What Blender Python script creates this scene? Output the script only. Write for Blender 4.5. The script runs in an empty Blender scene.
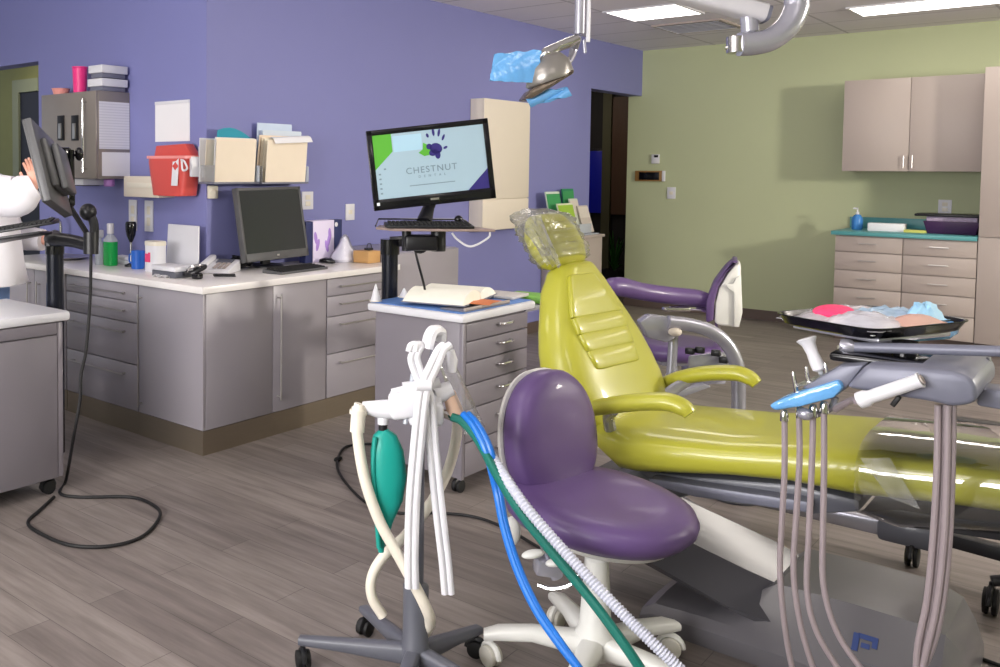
import bpy, bmesh, math, random
from mathutils import Vector, Matrix, Euler
random.seed(7)
PI = math.pi
SC = bpy.context.scene
COL = SC.collection

# ------------------------------------------------------------------ camera
F, YAW, PITCH, ROLL, PCX, PCY = 913.8, -.7541, .0487, .0059, 300., 213.65
CAMP = Vector((0, 0, 1.5))
FW = Vector((math.sin(YAW)*math.cos(PITCH), math.cos(YAW)*math.cos(PITCH), -math.sin(PITCH)))
_r = Vector((math.cos(YAW), -math.sin(YAW), 0)); _u = _r.cross(FW)
RT = _r*math.cos(ROLL) + _u*math.sin(ROLL); UP = -_r*math.sin(ROLL) + _u*math.cos(ROLL)
cd = bpy.data.cameras.new('camera'); cam = bpy.data.objects.new('camera', cd); COL.objects.link(cam)
cd.sensor_width = 36; cd.lens = F/1000*36; cd.shift_x = (500-PCX)/1000; cd.shift_y = -(333.5-PCY)/1000
cd.clip_start = .05
M3 = Matrix((RT, UP, -FW)).transposed()
cam.matrix_world = Matrix.Translation(CAMP) @ M3.to_4x4()
SC.camera = cam

# measuring helpers: where a line of sight meets a plane of the room
def ray(x, y): return FW + RT*((x-PCX)/F) - UP*((y-PCY)/F)
def _on(x, y, i, v):
    d = ray(x, y); return CAMP + d*((v-CAMP[i])/d[i])
def Xp(x, y, v): return _on(x, y, 0, v)
def Yp(x, y, v): return _on(x, y, 1, v)
def Zp(x, y, v=0.): return _on(x, y, 2, v)
def Dp(x, y, d): return CAMP + ray(x, y)*d
V = Vector

# ------------------------------------------------------------------ materials
def s2l(c): return tuple(((v/255)/12.92 if v/255 <= .04045 else (((v/255)+.055)/1.055)**2.4) for v in c)
MATS = {}
def mat(name, rgb, rough=.5, metal=0., var=.06, scale=8., bump=0., bscale=60., coat=0., spec=.5, trans=0., alpha=1., emit=None, estr=0., stretch=None, sheen=0., ior=1.45):
    if name in MATS: return MATS[name]
    m = bpy.data.materials.new(name); m.use_nodes = True
    nt = m.node_tree; b = nt.nodes['Principled BSDF']; L = nt.links
    c = s2l(rgb)
    tc = nt.nodes.new('ShaderNodeTexCoord'); mp = nt.nodes.new('ShaderNodeMapping')
    L.new(tc.outputs['Object'], mp.inputs['Vector'])
    if stretch: mp.inputs['Scale'].default_value = stretch
    n = nt.nodes.new('ShaderNodeTexNoise'); n.inputs['Scale'].default_value = scale; n.inputs['Detail'].default_value = 4
    L.new(mp.outputs['Vector'], n.inputs['Vector'])
    mx = nt.nodes.new('ShaderNodeMix'); mx.data_type = 'RGBA'
    mx.inputs['A'].default_value = tuple(v*(1-var) for v in c)+(1,)
    mx.inputs['B'].default_value = tuple(min(1, v*(1+var)) for v in c)+(1,)
    L.new(n.outputs['Fac'], mx.inputs['Factor']); L.new(mx.outputs['Result'], b.inputs['Base Color'])
    b.inputs['Roughness'].default_value = rough; b.inputs['Metallic'].default_value = metal
    b.inputs['Specular IOR Level'].default_value = spec; b.inputs['Coat Weight'].default_value = coat
    b.inputs['Coat Roughness'].default_value = .08
    b.inputs['Transmission Weight'].default_value = trans; b.inputs['Alpha'].default_value = alpha; b.inputs['IOR'].default_value = ior
    if sheen: b.inputs['Sheen Weight'].default_value = sheen
    if emit: b.inputs['Emission Color'].default_value = s2l(emit)+(1,); b.inputs['Emission Strength'].default_value = estr
    if bump:
        n2 = nt.nodes.new('ShaderNodeTexNoise'); n2.inputs['Scale'].default_value = bscale; n2.inputs['Detail'].default_value = 3
        L.new(mp.outputs['Vector'], n2.inputs['Vector'])
        bp = nt.nodes.new('ShaderNodeBump'); bp.inputs['Strength'].default_value = bump; bp.inputs['Distance'].default_value = .01
        L.new(n2.outputs['Fac'], bp.inputs['Height']); L.new(bp.outputs['Normal'], b.inputs['Normal'])
    MATS[name] = m; return m

def film_mat(name, rough=.06, boost=1.8, haze=.04, bscale=22, bstr=.6):
    m = bpy.data.materials.new(name); m.use_nodes = True; nt = m.node_tree; L = nt.links
    for n in list(nt.nodes): nt.nodes.remove(n)
    out = nt.nodes.new('ShaderNodeOutputMaterial'); tr = nt.nodes.new('ShaderNodeBsdfTransparent'); gl = nt.nodes.new('ShaderNodeBsdfGlossy'); df = nt.nodes.new('ShaderNodeBsdfDiffuse')
    tr.inputs['Color'].default_value = (.99, .99, .99, 1); gl.inputs['Roughness'].default_value = rough; df.inputs['Color'].default_value = (.85, .85, .87, 1)
    tc = nt.nodes.new('ShaderNodeTexCoord'); n = nt.nodes.new('ShaderNodeTexNoise'); n.inputs['Scale'].default_value = bscale; n.inputs['Detail'].default_value = 3; L.new(tc.outputs['Object'], n.inputs['Vector'])
    bp = nt.nodes.new('ShaderNodeBump'); bp.inputs['Strength'].default_value = bstr; bp.inputs['Distance'].default_value = .01; L.new(n.outputs['Fac'], bp.inputs['Height']); L.new(bp.outputs['Normal'], gl.inputs['Normal'])
    fr = nt.nodes.new('ShaderNodeFresnel'); fr.inputs['IOR'].default_value = 1.5; L.new(bp.outputs['Normal'], fr.inputs['Normal'])
    mu = nt.nodes.new('ShaderNodeMath'); mu.operation = 'MULTIPLY'; mu.use_clamp = True; mu.inputs[1].default_value = boost; L.new(fr.outputs['Fac'], mu.inputs[0])
    m1 = nt.nodes.new('ShaderNodeMixShader'); m1.inputs['Fac'].default_value = haze; tl_ = nt.nodes.new('ShaderNodeBsdfTranslucent'); tl_.inputs['Color'].default_value = (.9, .9, .92, 1); m0 = nt.nodes.new('ShaderNodeMixShader'); L.new(df.outputs[0], m0.inputs[1]); L.new(tl_.outputs[0], m0.inputs[2])
    L.new(tr.outputs[0], m1.inputs[1]); L.new(m0.outputs[0], m1.inputs[2])
    m2 = nt.nodes.new('ShaderNodeMixShader'); L.new(mu.outputs[0], m2.inputs['Fac']); L.new(m1.outputs[0], m2.inputs[1]); L.new(gl.outputs[0], m2.inputs[2])
    L.new(m2.outputs[0], out.inputs['Surface']); MATS[name] = m; return m
def floor_mat():
    m = bpy.data.materials.new('wood_plank_floor'); m.use_nodes = True; nt = m.node_tree; L = nt.links; b = nt.nodes['Principled BSDF']
    tc = nt.nodes.new('ShaderNodeTexCoord')
    br = nt.nodes.new('ShaderNodeTexBrick'); br.offset = .37; br.inputs['Scale'].default_value = 1
    br.inputs['Brick Width'].default_value = 1.22; br.inputs['Row Height'].default_value = .152
    br.inputs['Mortar Size'].default_value = .0012; br.inputs['Mortar Smooth'].default_value = .3; br.inputs['Bias'].default_value = 0
    br.inputs['Color1'].default_value = s2l((136, 128, 124))+(1,); br.inputs['Color2'].default_value = s2l((119, 111, 108))+(1,)
    br.inputs['Mortar'].default_value = s2l((76, 70, 68))+(1,)
    L.new(tc.outputs['Object'], br.inputs['Vector'])
    mp = nt.nodes.new('ShaderNodeMapping'); mp.inputs['Scale'].default_value = (1.3, 14, 1); L.new(tc.outputs['Object'], mp.inputs['Vector'])
    n = nt.nodes.new('ShaderNodeTexNoise'); n.inputs['Scale'].default_value = 1.6; n.inputs['Detail'].default_value = 8; n.inputs['Roughness'].default_value = .62
    L.new(mp.outputs['Vector'], n.inputs['Vector'])
    cr = nt.nodes.new('ShaderNodeValToRGB'); cr.color_ramp.elements[0].position = .3; cr.color_ramp.elements[1].position = .72
    cr.color_ramp.elements[0].color = (.55, .53, .52, 1); cr.color_ramp.elements[1].color = (1.25, 1.24, 1.22, 1)
    L.new(n.outputs['Fac'], cr.inputs['Fac'])
    mx = nt.nodes.new('ShaderNodeMix'); mx.data_type = 'RGBA'; mx.blend_type = 'MULTIPLY'; mx.inputs['Factor'].default_value = .85
    L.new(br.outputs['Color'], mx.inputs['A']); L.new(cr.outputs['Color'], mx.inputs['B'])
    L.new(mx.outputs['Result'], b.inputs['Base Color']); b.inputs['Roughness'].default_value = .42; b.inputs['Specular IOR Level'].default_value = .35
    return m
def ceil_mat():
    m = bpy.data.materials.new('ceiling_tiles'); m.use_nodes = True; nt = m.node_tree; L = nt.links; b = nt.nodes['Principled BSDF']
    tc = nt.nodes.new('ShaderNodeTexCoord'); mp = nt.nodes.new('ShaderNodeMapping'); mp.inputs['Location'].default_value = (.02, -.05, 0); L.new(tc.outputs['Object'], mp.inputs['Vector'])
    br = nt.nodes.new('ShaderNodeTexBrick'); br.offset = 0; br.inputs['Scale'].default_value = 1
    br.inputs['Brick Width'].default_value = 1.22; br.inputs['Row Height'].default_value = .61; br.inputs['Mortar Size'].default_value = .011; br.inputs['Mortar Smooth'].default_value = .05
    br.inputs['Color1'].default_value = s2l((236, 232, 236))+(1,); br.inputs['Color2'].default_value = s2l((232, 228, 232))+(1,); br.inputs['Mortar'].default_value = s2l((196, 192, 196))+(1,)
    L.new(mp.outputs['Vector'], br.inputs['Vector']); L.new(br.outputs['Color'], b.inputs['Base Color']); b.inputs['Roughness'].default_value = .9
    n = nt.nodes.new('ShaderNodeTexNoise'); n.inputs['Scale'].default_value = 120; L.new(tc.outputs['Object'], n.inputs['Vector'])
    bp = nt.nodes.new('ShaderNodeBump'); bp.inputs['Strength'].default_value = .15; L.new(n.outputs['Fac'], bp.inputs['Height']); L.new(bp.outputs['Normal'], b.inputs['Normal'])
    return m
def lined_paper(name, rgb, sc):
    m = mat(name, rgb, .8, var=.02); nt = m.node_tree; L = nt.links; b = nt.nodes['Principled BSDF']
    tc = nt.nodes.new('ShaderNodeTexCoord'); w = nt.nodes.new('ShaderNodeTexWave'); w.bands_direction = 'Z'; w.inputs['Scale'].default_value = sc
    L.new(tc.outputs['Object'], w.inputs['Vector'])
    cr = nt.nodes.new('ShaderNodeValToRGB'); cr.color_ramp.elements[0].position = .55; cr.color_ramp.elements[1].position = .8
    cr.color_ramp.elements[0].color = (1, 1, 1, 1); cr.color_ramp.elements[1].color = (.86, .86, .88, 1); L.new(w.outputs['Fac'], cr.inputs['Fac'])
    mx = nt.nodes.new('ShaderNodeMix'); mx.data_type = 'RGBA'; mx.blend_type = 'MULTIPLY'; mx.inputs['Factor'].default_value = 1
    src = b.inputs['Base Color'].links[0].from_socket
    L.new(src, mx.inputs['A']); L.new(cr.outputs['Color'], mx.inputs['B']); L.new(mx.outputs['Result'], b.inputs['Base Color'])
    return m

m_purple = mat('purple_wall_paint', (128, 130, 184), .6, var=.02, scale=2, bump=.04, bscale=150)
m_green = mat('green_wall_paint', (186, 193, 156), .65, var=.03, scale=2, bump=.04, bscale=150)
m_olive = mat('olive_hall_paint', (120, 122, 72), .7, var=.03)
m_floor = floor_mat(); m_ceil = ceil_mat()
m_base = mat('brown_vinyl_base', (98, 84, 78), .5)
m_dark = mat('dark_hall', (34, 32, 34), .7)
m_brown = mat('brown_door_wood', (86, 62, 48), .5, var=.2, stretch=(20, 20, 1))
m_lam = mat('grey_laminate', (152, 147, 154), .3, var=.015, scale=3, spec=.5)
m_lamd = mat('grey_cart_laminate', (128, 123, 131), .34, var=.02, scale=3)
m_lamw = mat('taupe_laminate', (174, 162, 156), .42, var=.02, scale=3)
m_gap = mat('shadow_gap', (60, 57, 58), .8)
m_kick = mat('brushed_steel_kick', (150, 138, 122), .34, .75, var=.08, stretch=(1, 1, 30))
m_stone = mat('white_worktop', (236, 232, 230), .22, var=.03, scale=40)
m_teal = mat('teal_worktop', (84, 152, 156), .35, var=.05)
m_steel = mat('brushed_steel', (190, 186, 184), .28, .9, var=.05)
m_chrome = mat('bright_chrome', (215, 214, 214), .12, 1., var=.02)
m_silver = mat('silver_paint', (178, 178, 190), .25, .55, var=.03)
m_black = mat('black_plastic', (26, 26, 30), .38, var=.1)
m_blackg = mat('black_gloss', (17, 17, 22), .15, var=.1)
m_blk2 = mat('navy_black_pole', (24, 27, 38), .25, .3, var=.05)
m_rubber = mat('black_rubber', (22, 22, 24), .6)
m_white = mat('white_plastic', (222, 222, 228), .35, var=.02)
m_ivory = mat('ivory_plastic', (226, 220, 205), .45, var=.03)
m_beige = mat('beige_painted_box', (224, 214, 198), .5, var=.02)
m_paper = mat('white_paper', (236, 235, 238), .85, var=.02)
m_manila = mat('manila_card', (240, 226, 206), .8, var=.04)
m_lime = mat('lime_vinyl', (176, 174, 58), .36, var=.03, scale=4, bump=.05, bscale=300, coat=.4)
m_purv = mat('purple_vinyl', (92, 70, 118), .42, var=.05, scale=4, bump=.06, bscale=300, coat=.08)
m_stone2 = mat('warm_white_shell', (226, 226, 222), .3, var=.02)
m_greyp = mat('grey_painted_plastic', (98, 96, 101), .3, var=.03, coat=.1, bump=.05, bscale=7)
m_greyd = mat('dark_grey_plastic', (92, 94, 104), .35, var=.03, coat=.15)
m_slate = mat('slate_metal', (116, 118, 134), .38, .1, var=.04)
m_clear = film_mat('clear_film', .16, .7, .16, 30, .45)
m_clearhose = mat('clear_hose', (205, 212, 222), .2, alpha=.62, spec=.7)
m_blue = mat('blue_film', (104, 168, 226), .16, var=.1, scale=14, bump=.35, bscale=18, spec=.9)
m_bluef = mat('royal_blue_plastic', (38, 96, 190), .35)
m_tealr = mat('teal_rubber', (18, 150, 138), .4, var=.06)
m_hoseblue = mat('blue_hose', (28, 112, 206), .3)
m_hosegreen = mat('green_hose', (14, 104, 92), .35)
m_cream = mat('cream_hose', (226, 220, 206), .5, var=.04)
m_tanhose = mat('taupe_hose', (150, 138, 142), .4, var=.03)
m_red = mat('red_bin_plastic', (208, 82, 76), .35, var=.04)
m_pink = mat('hot_pink_plastic', (246, 60, 140), .4)
m_peach = mat('peach_plastic', (238, 160, 150), .45)
m_tan = mat('tan_wood', (196, 152, 96), .5, var=.12, stretch=(1, 20, 20))
m_screen = mat('dark_screen', (40, 44, 48), .18, var=.05)
m_skin = mat('skin', (226, 170, 150), .5, var=.05)
m_coat = mat('white_coat_cloth', (236, 234, 240), .85, var=.03, bump=.15, bscale=14)
m_jean = mat('light_blue_trousers', (146, 178, 232), .85, var=.05)
m_shoe = mat('white_shoes', (210, 210, 210), .6)
m_hair = mat('brown_hair', (74, 50, 36), .6, var=.2)

# ------------------------------------------------------------------ mesh builder
def spl(pts, n=8, closed=False):
    P = [V(p) for p in pts]; out = []
    N = len(P); rng = range(N if closed else N-1)
    for i in rng:
        p0 = P[(i-1) % N] if (closed or i > 0) else P[0]*2-P[1]
        p1 = P[i]; p2 = P[(i+1) % N]
        p3 = P[(i+2) % N] if (closed or i+2 < N) else P[-1]*2-P[-2]
        for k in range(n):
            t = k/n
            out.append(.5*((2*p1)+(p2-p0)*t+(2*p0-5*p1+4*p2-p3)*t*t+(3*p1-p0-3*p2+p3)*t**3))
    if not closed: out.append(P[-1])
    return out
def ring(c, a, b, n=2., k=20):
    out = []
    for i in range(k):
        t = 2*PI*i/k; ct, st = math.cos(t), math.sin(t)
        out.append(c + a*(math.copysign(abs(ct)**(2/n), ct)) + b*(math.copysign(abs(st)**(2/n), st)))
    return out
WM = {}
class MB:
    def __init__(s): s.bm = bmesh.new()
    def _merge(s, t, M=None):
        if M is not None: bmesh.ops.transform(t, matrix=M, verts=t.verts)
        me = bpy.data.meshes.new('tmp'); t.to_mesh(me); t.free(); s.bm.from_mesh(me); bpy.data.meshes.remove(me)
    def box(s, c, size, bev=0., rot=None, M=None, seg=2):
        t = bmesh.new(); bmesh.ops.create_cube(t, size=1, matrix=Matrix.Diagonal((*size, 1)))
        if bev: bmesh.ops.bevel(t, geom=t.edges[:]+t.verts[:], offset=bev, segments=seg, profile=.5, affect='EDGES')
        R = (rot if isinstance(rot, Matrix) else Euler(rot).to_matrix()).to_4x4() if rot is not None else Matrix()
        s._merge(t, (M or Matrix()) @ Matrix.Translation(V(c)) @ R); return s
    def bx(s, x0, x1, y0, y1, z0, z1, bev=0.):
        return s.box(((x0+x1)/2, (y0+y1)/2, (z0+z1)/2), (abs(x1-x0), abs(y1-y0), abs(z1-z0)), bev)
    def cyl(s, p0, p1, r0, r1=None, k=20):
        return s.tube([V(p0), V(p1)], [r0, r0 if r1 is None else r1], k)
    def tube(s, path, r, k=12, flat=1., upv=None, caps=True, closed=False):
        P = [V(p) for p in path]; N = len(P)
        rs = list(r) if isinstance(r, (list, tuple)) else [r]*N
        if len(rs) != N: rs = [rs[min(len(rs)-1, int(i*(len(rs)-1)/(N-1)))] + (rs[min(len(rs)-1, int(i*(len(rs)-1)/(N-1))+1)]-rs[min(len(rs)-1, int(i*(len(rs)-1)/(N-1)))])*((i*(len(rs)-1)/(N-1)) % 1) for i in range(N)]
        T = []
        for i in range(N):
            if closed: d = P[(i+1) % N]-P[i-1]
            else: d = P[min(i+1, N-1)]-P[max(i-1, 0)]
            T.append(d.normalized() if d.length > 1e-9 else V((0, 0, 1)))
        u = V(upv) if upv else (V((0, 0, 1)) if abs(T[0].z) < .9 else V((1, 0, 0)))
        rings = []
        for i in range(N):
            u = (u - T[i]*u.dot(T[i])).normalized(); w = T[i].cross(u)
            rings.append(ring(P[i], u*rs[i]*flat, w*rs[i], 2, k))
        return s.loft(rings, caps and not closed, closed)
    def loft(s, rings, caps=True, closed=False):
        bm = s.bm; R = [[bm.verts.new(p) for p in r] for r in rings]; k = len(R[0])
        for i in range(len(R)-(0 if closed else 1)):
            A, B = R[i], R[(i+1) % len(R)]
            for j in range(k):
                bm.faces.new((A[j], A[(j+1) % k], B[(j+1) % k], B[j]))
        if caps: bm.faces.new(R[0][::-1]); bm.faces.new(R[-1])
        return s
    def lathe(s, c, prof, k=24, axis=(0, 0, 1), caps=True):
        ax = V(axis).normalized(); a = (V((1, 0, 0)) if abs(ax.x) < .9 else V((0, 1, 0))); a = (a-ax*a.dot(ax)).normalized(); b = ax.cross(a)
        return s.loft([ring(V(c)+ax*z, a*max(r, .0004), b*max(r, .0004), 2, k) for r, z in prof], caps)
    def prism(s, poly, d, bev=0.):
        t = bmesh.new(); d = V(d)
        A = [t.verts.new(V(p)) for p in poly]; B = [t.verts.new(V(p)+d) for p in poly]; n = len(A)
        t.faces.new(A[::-1]); t.faces.new(B)
        for i in range(n): t.faces.new((A[i], A[(i+1) % n], B[(i+1) % n], B[i]))
        bmesh.ops.recalc_face_normals(t, faces=t.faces[:])
        if bev: bmesh.ops.bevel(t, geom=t.edges[:]+t.verts[:], offset=bev, segments=2, profile=.5, affect='EDGES')
        s._merge(t); return s
    def ell(s, c, r, rot=None, k=20, h=12):
        t = bmesh.new(); bmesh.ops.create_uvsphere(t, u_segments=k, v_segments=h, radius=1)
        R = (rot if isinstance(rot, Matrix) else Euler(rot).to_matrix()).to_4x4() if rot is not None else Matrix()
        s._merge(t, Matrix.Translation(V(c)) @ R @ Matrix.Diagonal((*(r if isinstance(r, (tuple, list)) else (r, r, r)), 1))); return s
    def sheet(s, grid, th=.001):
        bm = s.bm; G = [[V(p) for p in row] for row in grid]; n, m = len(G), len(G[0])
        N = [[None]*m for _ in range(n)]
        for i in range(n):
            for j in range(m):
                a = G[min(i+1, n-1)][j]-G[max(i-1, 0)][j]; b = G[i][min(j+1, m-1)]-G[i][max(j-1, 0)]
                N[i][j] = a.cross(b).normalized()*th
        A = [[bm.verts.new(G[i][j]) for j in range(m)] for i in range(n)]
        B = [[bm.verts.new(G[i][j]+N[i][j]) for j in range(m)] for i in range(n)]
        for i in range(n-1):
            for j in range(m-1):
                bm.faces.new((A[i][j], A[i][j+1], A[i+1][j+1], A[i+1][j])); bm.faces.new((B[i][j], B[i+1][j], B[i+1][j+1], B[i][j+1]))
        for i in range(n-1):
            bm.faces.new((A[i][0], A[i+1][0], B[i+1][0], B[i][0])); bm.faces.new((A[i][-1], B[i][-1], B[i+1][-1], A[i+1][-1]))
        for j in range(m-1):
            bm.faces.new((A[0][j], B[0][j], B[0][j+1], A[0][j+1])); bm.faces.new((A[-1][j], A[-1][j+1], B[-1][j+1], B[-1][j]))
        return s
    def build(s, name, m, parent=None, loc=None, world=True, smooth=35, sub=0):
        bm = s.bm; bmesh.ops.recalc_face_normals(bm, faces=bm.faces[:])
        if parent is not None: Mi = WM[parent.name].inverted() if world else Matrix()
        elif loc is not None: Mi = Matrix.Translation(-V(loc))
        else:
            xs = [v.co.x for v in bm.verts]; ys = [v.co.y for v in bm.verts]; zs = [v.co.z for v in bm.verts]
            loc = V(((min(xs)+max(xs))/2, (min(ys)+max(ys))/2, min(zs))); Mi = Matrix.Translation(-loc)
        bmesh.ops.transform(bm, matrix=Mi, verts=bm.verts)
        me = bpy.data.meshes.new(name); bm.to_mesh(me); bm.free()
        me.materials.append(m)
        if smooth:
            for p in me.polygons: p.use_smooth = True
            me.set_sharp_from_angle(angle=math.radians(smooth))
        o = bpy.data.objects.new(name, me); COL.objects.link(o)
        if parent is not None: o.parent = parent; WM[o.name] = WM[parent.name].copy()
        else: o.location = V(loc); WM[o.name] = Matrix.Translation(V(loc))
        if sub:
            md = o.modifiers.new('smooth', 'SUBSURF'); md.levels = sub; md.render_levels = sub
        return o
def thing(name, label, cat, loc=(0, 0, 0), rz=0., group=None):
    o = bpy.data.objects.new(name, None); COL.objects.link(o); o.empty_display_size = .1
    o.location = V(loc); o.rotation_euler = (0, 0, rz); WM[o.name] = Matrix.Translation(V(loc)) @ Matrix.Rotation(rz, 4, 'Z')
    o['label'] = label; o['category'] = cat
    if group: o['group'] = group
    return o
def tag(o, label, cat, group=None):
    o['label'] = label; o['category'] = cat
    if group: o['group'] = group
    return o
def struct(name, mb, m, parent=None, smooth=0):
    o = mb.build(name, m, parent, smooth=smooth)
    if parent is None: o['kind'] = 'structure'
    return o
def copy_tree(o, parent=None):
    c = o.copy(); COL.objects.link(c)
    if parent is not None: c.parent = parent
    WM[c.name] = WM[o.name]
    for ch in [x for x in COL.objects if x.parent == o]: copy_tree(ch, c)
    return c
def moveto(c, loc, rz=0.):
    c.location = V(loc); c.rotation_euler = (0, 0, rz); WM[c.name] = Matrix.Translation(V(loc)) @ Matrix.Rotation(rz, 4, 'Z'); return c
def text_mesh(txt, size, M, name, m, parent, depth=.0006, spacing=1.):
    cu = bpy.data.curves.new('t', 'FONT'); cu.body = txt; cu.size = size; cu.extrude = depth; cu.align_x = 'CENTER'; cu.align_y = 'CENTER'; cu.space_character = spacing
    o = bpy.data.objects.new('t', cu); COL.objects.link(o)
    dg = bpy.context.evaluated_depsgraph_get(); dg.update()
    me = bpy.data.meshes.new_from_object(o.evaluated_get(dg)); bpy.data.objects.remove(o)
    me.transform(WM[parent.name].inverted() @ M); me.materials.clear(); me.materials.append(m); me.name = name
    r = bpy.data.objects.new(name, me); COL.objects.link(r); r.parent = parent; WM[r.name] = WM[parent.name].copy()
    return r
def frame(o, ex, ey, ez=None):
    ex = V(ex).normalized(); ey = V(ey); ey = (ey-ex*ey.dot(ex)).normalized(); ez = ex.cross(ey)
    return Matrix.Translation(V(o)) @ Matrix((ex, ey, ez)).transposed().to_4x4()

# ================================================================== ROOM
CZ = 2.818; PX = -4.18; LY = 3.626; GY = 9.93
struct('floor', MB().bx(-10, 3.2, -2.2, 13, -.1, 0), m_floor)
struct('ceiling', MB().bx(-10, 3.2, -2.2, 13, CZ, CZ+.1), m_ceil)
# purple block: left return with opening, long wall with a doorway at its far end
struct('wall_left', MB().bx(-6.066, PX, LY, LY+.14, 0, CZ).bx(-7.4, -6.066, LY, LY+.14, 2.285, CZ).bx(-10, -7.4, LY, LY+.14, 0, CZ), m_purple)
struct('wall_side', MB().bx(PX-.14, PX, LY+.14, 8.70, 0, CZ).bx(PX-.14, PX, 8.70, GY, 2.325, CZ), m_purple)
struct('wall_back', MB().bx(-4.33, 3.2, GY, GY+.14, 0, CZ), m_green)
struct('baseboard_back', MB().bx(-4.33, -2.0, GY-.012, GY, 0, .1), m_base)
struct('baseboard_side', MB().bx(PX, PX+.012, 5.6, 8.70, 0, .1), m_base)
# right wall with a window, and the wall behind the viewer
WX = 3.05
struct('wall_right', MB().bx(WX, WX+.14, -2.2, 5.7, 0, CZ).bx(WX, WX+.14, 6.7, GY, 0, CZ).bx(WX, WX+.14, 5.7, 6.7, 0, 1.75).bx(WX, WX+.14, 5.7, 6.7, 2.65, CZ), m_green)
struct('wall_front', MB().bx(-10, -3.6, -2.34, -2.2, 0, CZ).bx(-.4, 3.2, -2.34, -2.2, 0, CZ).bx(-3.6, -.4, -2.34, -2.2, 0, .9).bx(-3.6, -.4, -2.34, -2.2, 2.5, CZ), m_green)
struct('added_window', MB().bx(-3.6, -.4, -2.3, -2.24, .9, .96).bx(-3.6, -.4, -2.3, -2.24, 2.44, 2.5).bx(-3.6, -3.54, -2.3, -2.24, .96, 2.44).bx(-.46, -.4, -2.3, -2.24, .96, 2.44).bx(-2.03, -1.97, -2.3, -2.24, .96, 2.44), m_white)  # unseen window frame, added to let in frontal fill light
struct('window_1', MB().bx(WX+.02, WX+.1, 5.7, 5.75, 1.75, 2.65).bx(WX+.02, WX+.1, 6.65, 6.7, 1.75, 2.65).bx(WX+.02, WX+.1, 5.75, 6.65, 1.75, 1.8).bx(WX+.02, WX+.1, 5.75, 6.65, 2.6, 2.65), m_white)
# hallway seen through the doorway at the far end of the purple wall
HY = 11.5
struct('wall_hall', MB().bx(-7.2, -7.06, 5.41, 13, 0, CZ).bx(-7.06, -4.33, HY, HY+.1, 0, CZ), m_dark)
struct('wall_far', MB().bx(-4.33, -4.2, GY+.14, HY, 0, CZ), m_olive)
def hx(px): return Yp(px, 180, HY).x
def hz(py): return Yp(605, py, HY).z
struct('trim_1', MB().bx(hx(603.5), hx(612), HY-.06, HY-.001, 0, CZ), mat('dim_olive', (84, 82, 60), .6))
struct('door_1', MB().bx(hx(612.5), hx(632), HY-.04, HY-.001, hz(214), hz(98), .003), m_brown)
bc0 = V(((hx(590)+hx(603))/2, HY-.03, (hz(151)+hz(213))/2))
bluep = thing('hall_display', 'deep blue glowing panel on the dark hallway wall through the far doorway', 'display', bc0)
MB().box(bc0, (hx(603)-hx(590), .03, hz(151)-hz(213)), .004).build('panel', mat('blue_glow', (20, 26, 150), .4, emit=(22, 28, 150), estr=.1), bluep)
MB().box(bc0+V((0, .021, 0)), (hx(603)-hx(590)+.02, .012, hz(151)-hz(213)+.06), .002).build('frame', m_black, bluep)
gp0 = Yp(616, 262, HY-.2)
t = thing('hall_plant', 'dim green leafy plant on the hallway floor beyond the far doorway', 'plant', (gp0.x, HY-.25, 0))
MB().lathe((gp0.x, HY-.25, 0), [(.1, .001), (.13, .01), (.15, .24), (.13, .24), (.12, .2)]).build('pot', m_dark, t)
lf_ = MB(); rg = random.Random(2)
for k in range(22):
    a, r_, zz = rg.uniform(0, 6.28), rg.uniform(.03, .13), rg.uniform(.3, .75)
    lf_.tube(spl([(gp0.x, HY-.25, .22), (gp0.x+r_*.6*math.cos(a), HY-.25+r_*.6*math.sin(a), .22+(zz-.22)*.7), (gp0.x+r_*math.cos(a), HY-.25+r_*math.sin(a), zz)], 4), [.006, .02, .02, .003], 6, flat=.2)
lf_.build('foliage', mat('leaf_green', (50, 110, 40), .5), t)
# olive room behind the opening at the far left
OY = 5.3
def ox(px): return Yp(px, 130, OY).x
def oz(py): return Yp(25, py, OY).z
struct('wall_olive', MB().bx(-10, -7.2, OY, OY+.1, 0, CZ), mat('olive_room', (146, 148, 92), .7))
struct('door_2', MB().bx(ox(23), ox(42), OY-.03, OY-.001, 0, oz(93)), mat('dark_navy_door', (36, 38, 50), .5))
struct('trim_2', MB().bx(ox(16.5), ox(22.5), OY-.05, OY-.001, 0, oz(80)).bx(ox(22.6), ox(42), OY-.05, OY-.001, oz(92.5), oz(80)), mat('sage_trim', (150, 156, 124), .5))

# ------------------------------------------------------------------ ceiling lights and vent
m_lamp = mat('lit_diffuser', (255, 252, 246), .5, emit=(255, 247, 238), estr=8.0)
def panel(x0, x1, y0, y1, label):
    t = thing('ceiling_light', label, 'ceiling light', ((x0+x1)/2, (y0+y1)/2, CZ-.02), group=None)
    f = .022
    MB().bx(x0, x1, y0, y0+f, CZ-.012, CZ-.0005).bx(x0, x1, y1-f, y1, CZ-.012, CZ-.0005).bx(x0, x0+f, y0+f, y1-f, CZ-.012, CZ-.0005).bx(x1-f, x1, y0+f, y1-f, CZ-.012, CZ-.0005).build('frame', m_white, t)
    MB().bx(x0+f, x1-f, y0+f, y1-f, CZ-.008, CZ-.0008).build('diffuser', m_lamp, t, smooth=0)
panel(-3.41, -2.8, 7.27, 7.88, 'square lit ceiling panel nearest the purple wall, left of the air vent')
panel(-1.88, -.66, 8.36, 8.88, 'long lit ceiling panel above the green wall cabinets at top right')
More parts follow.
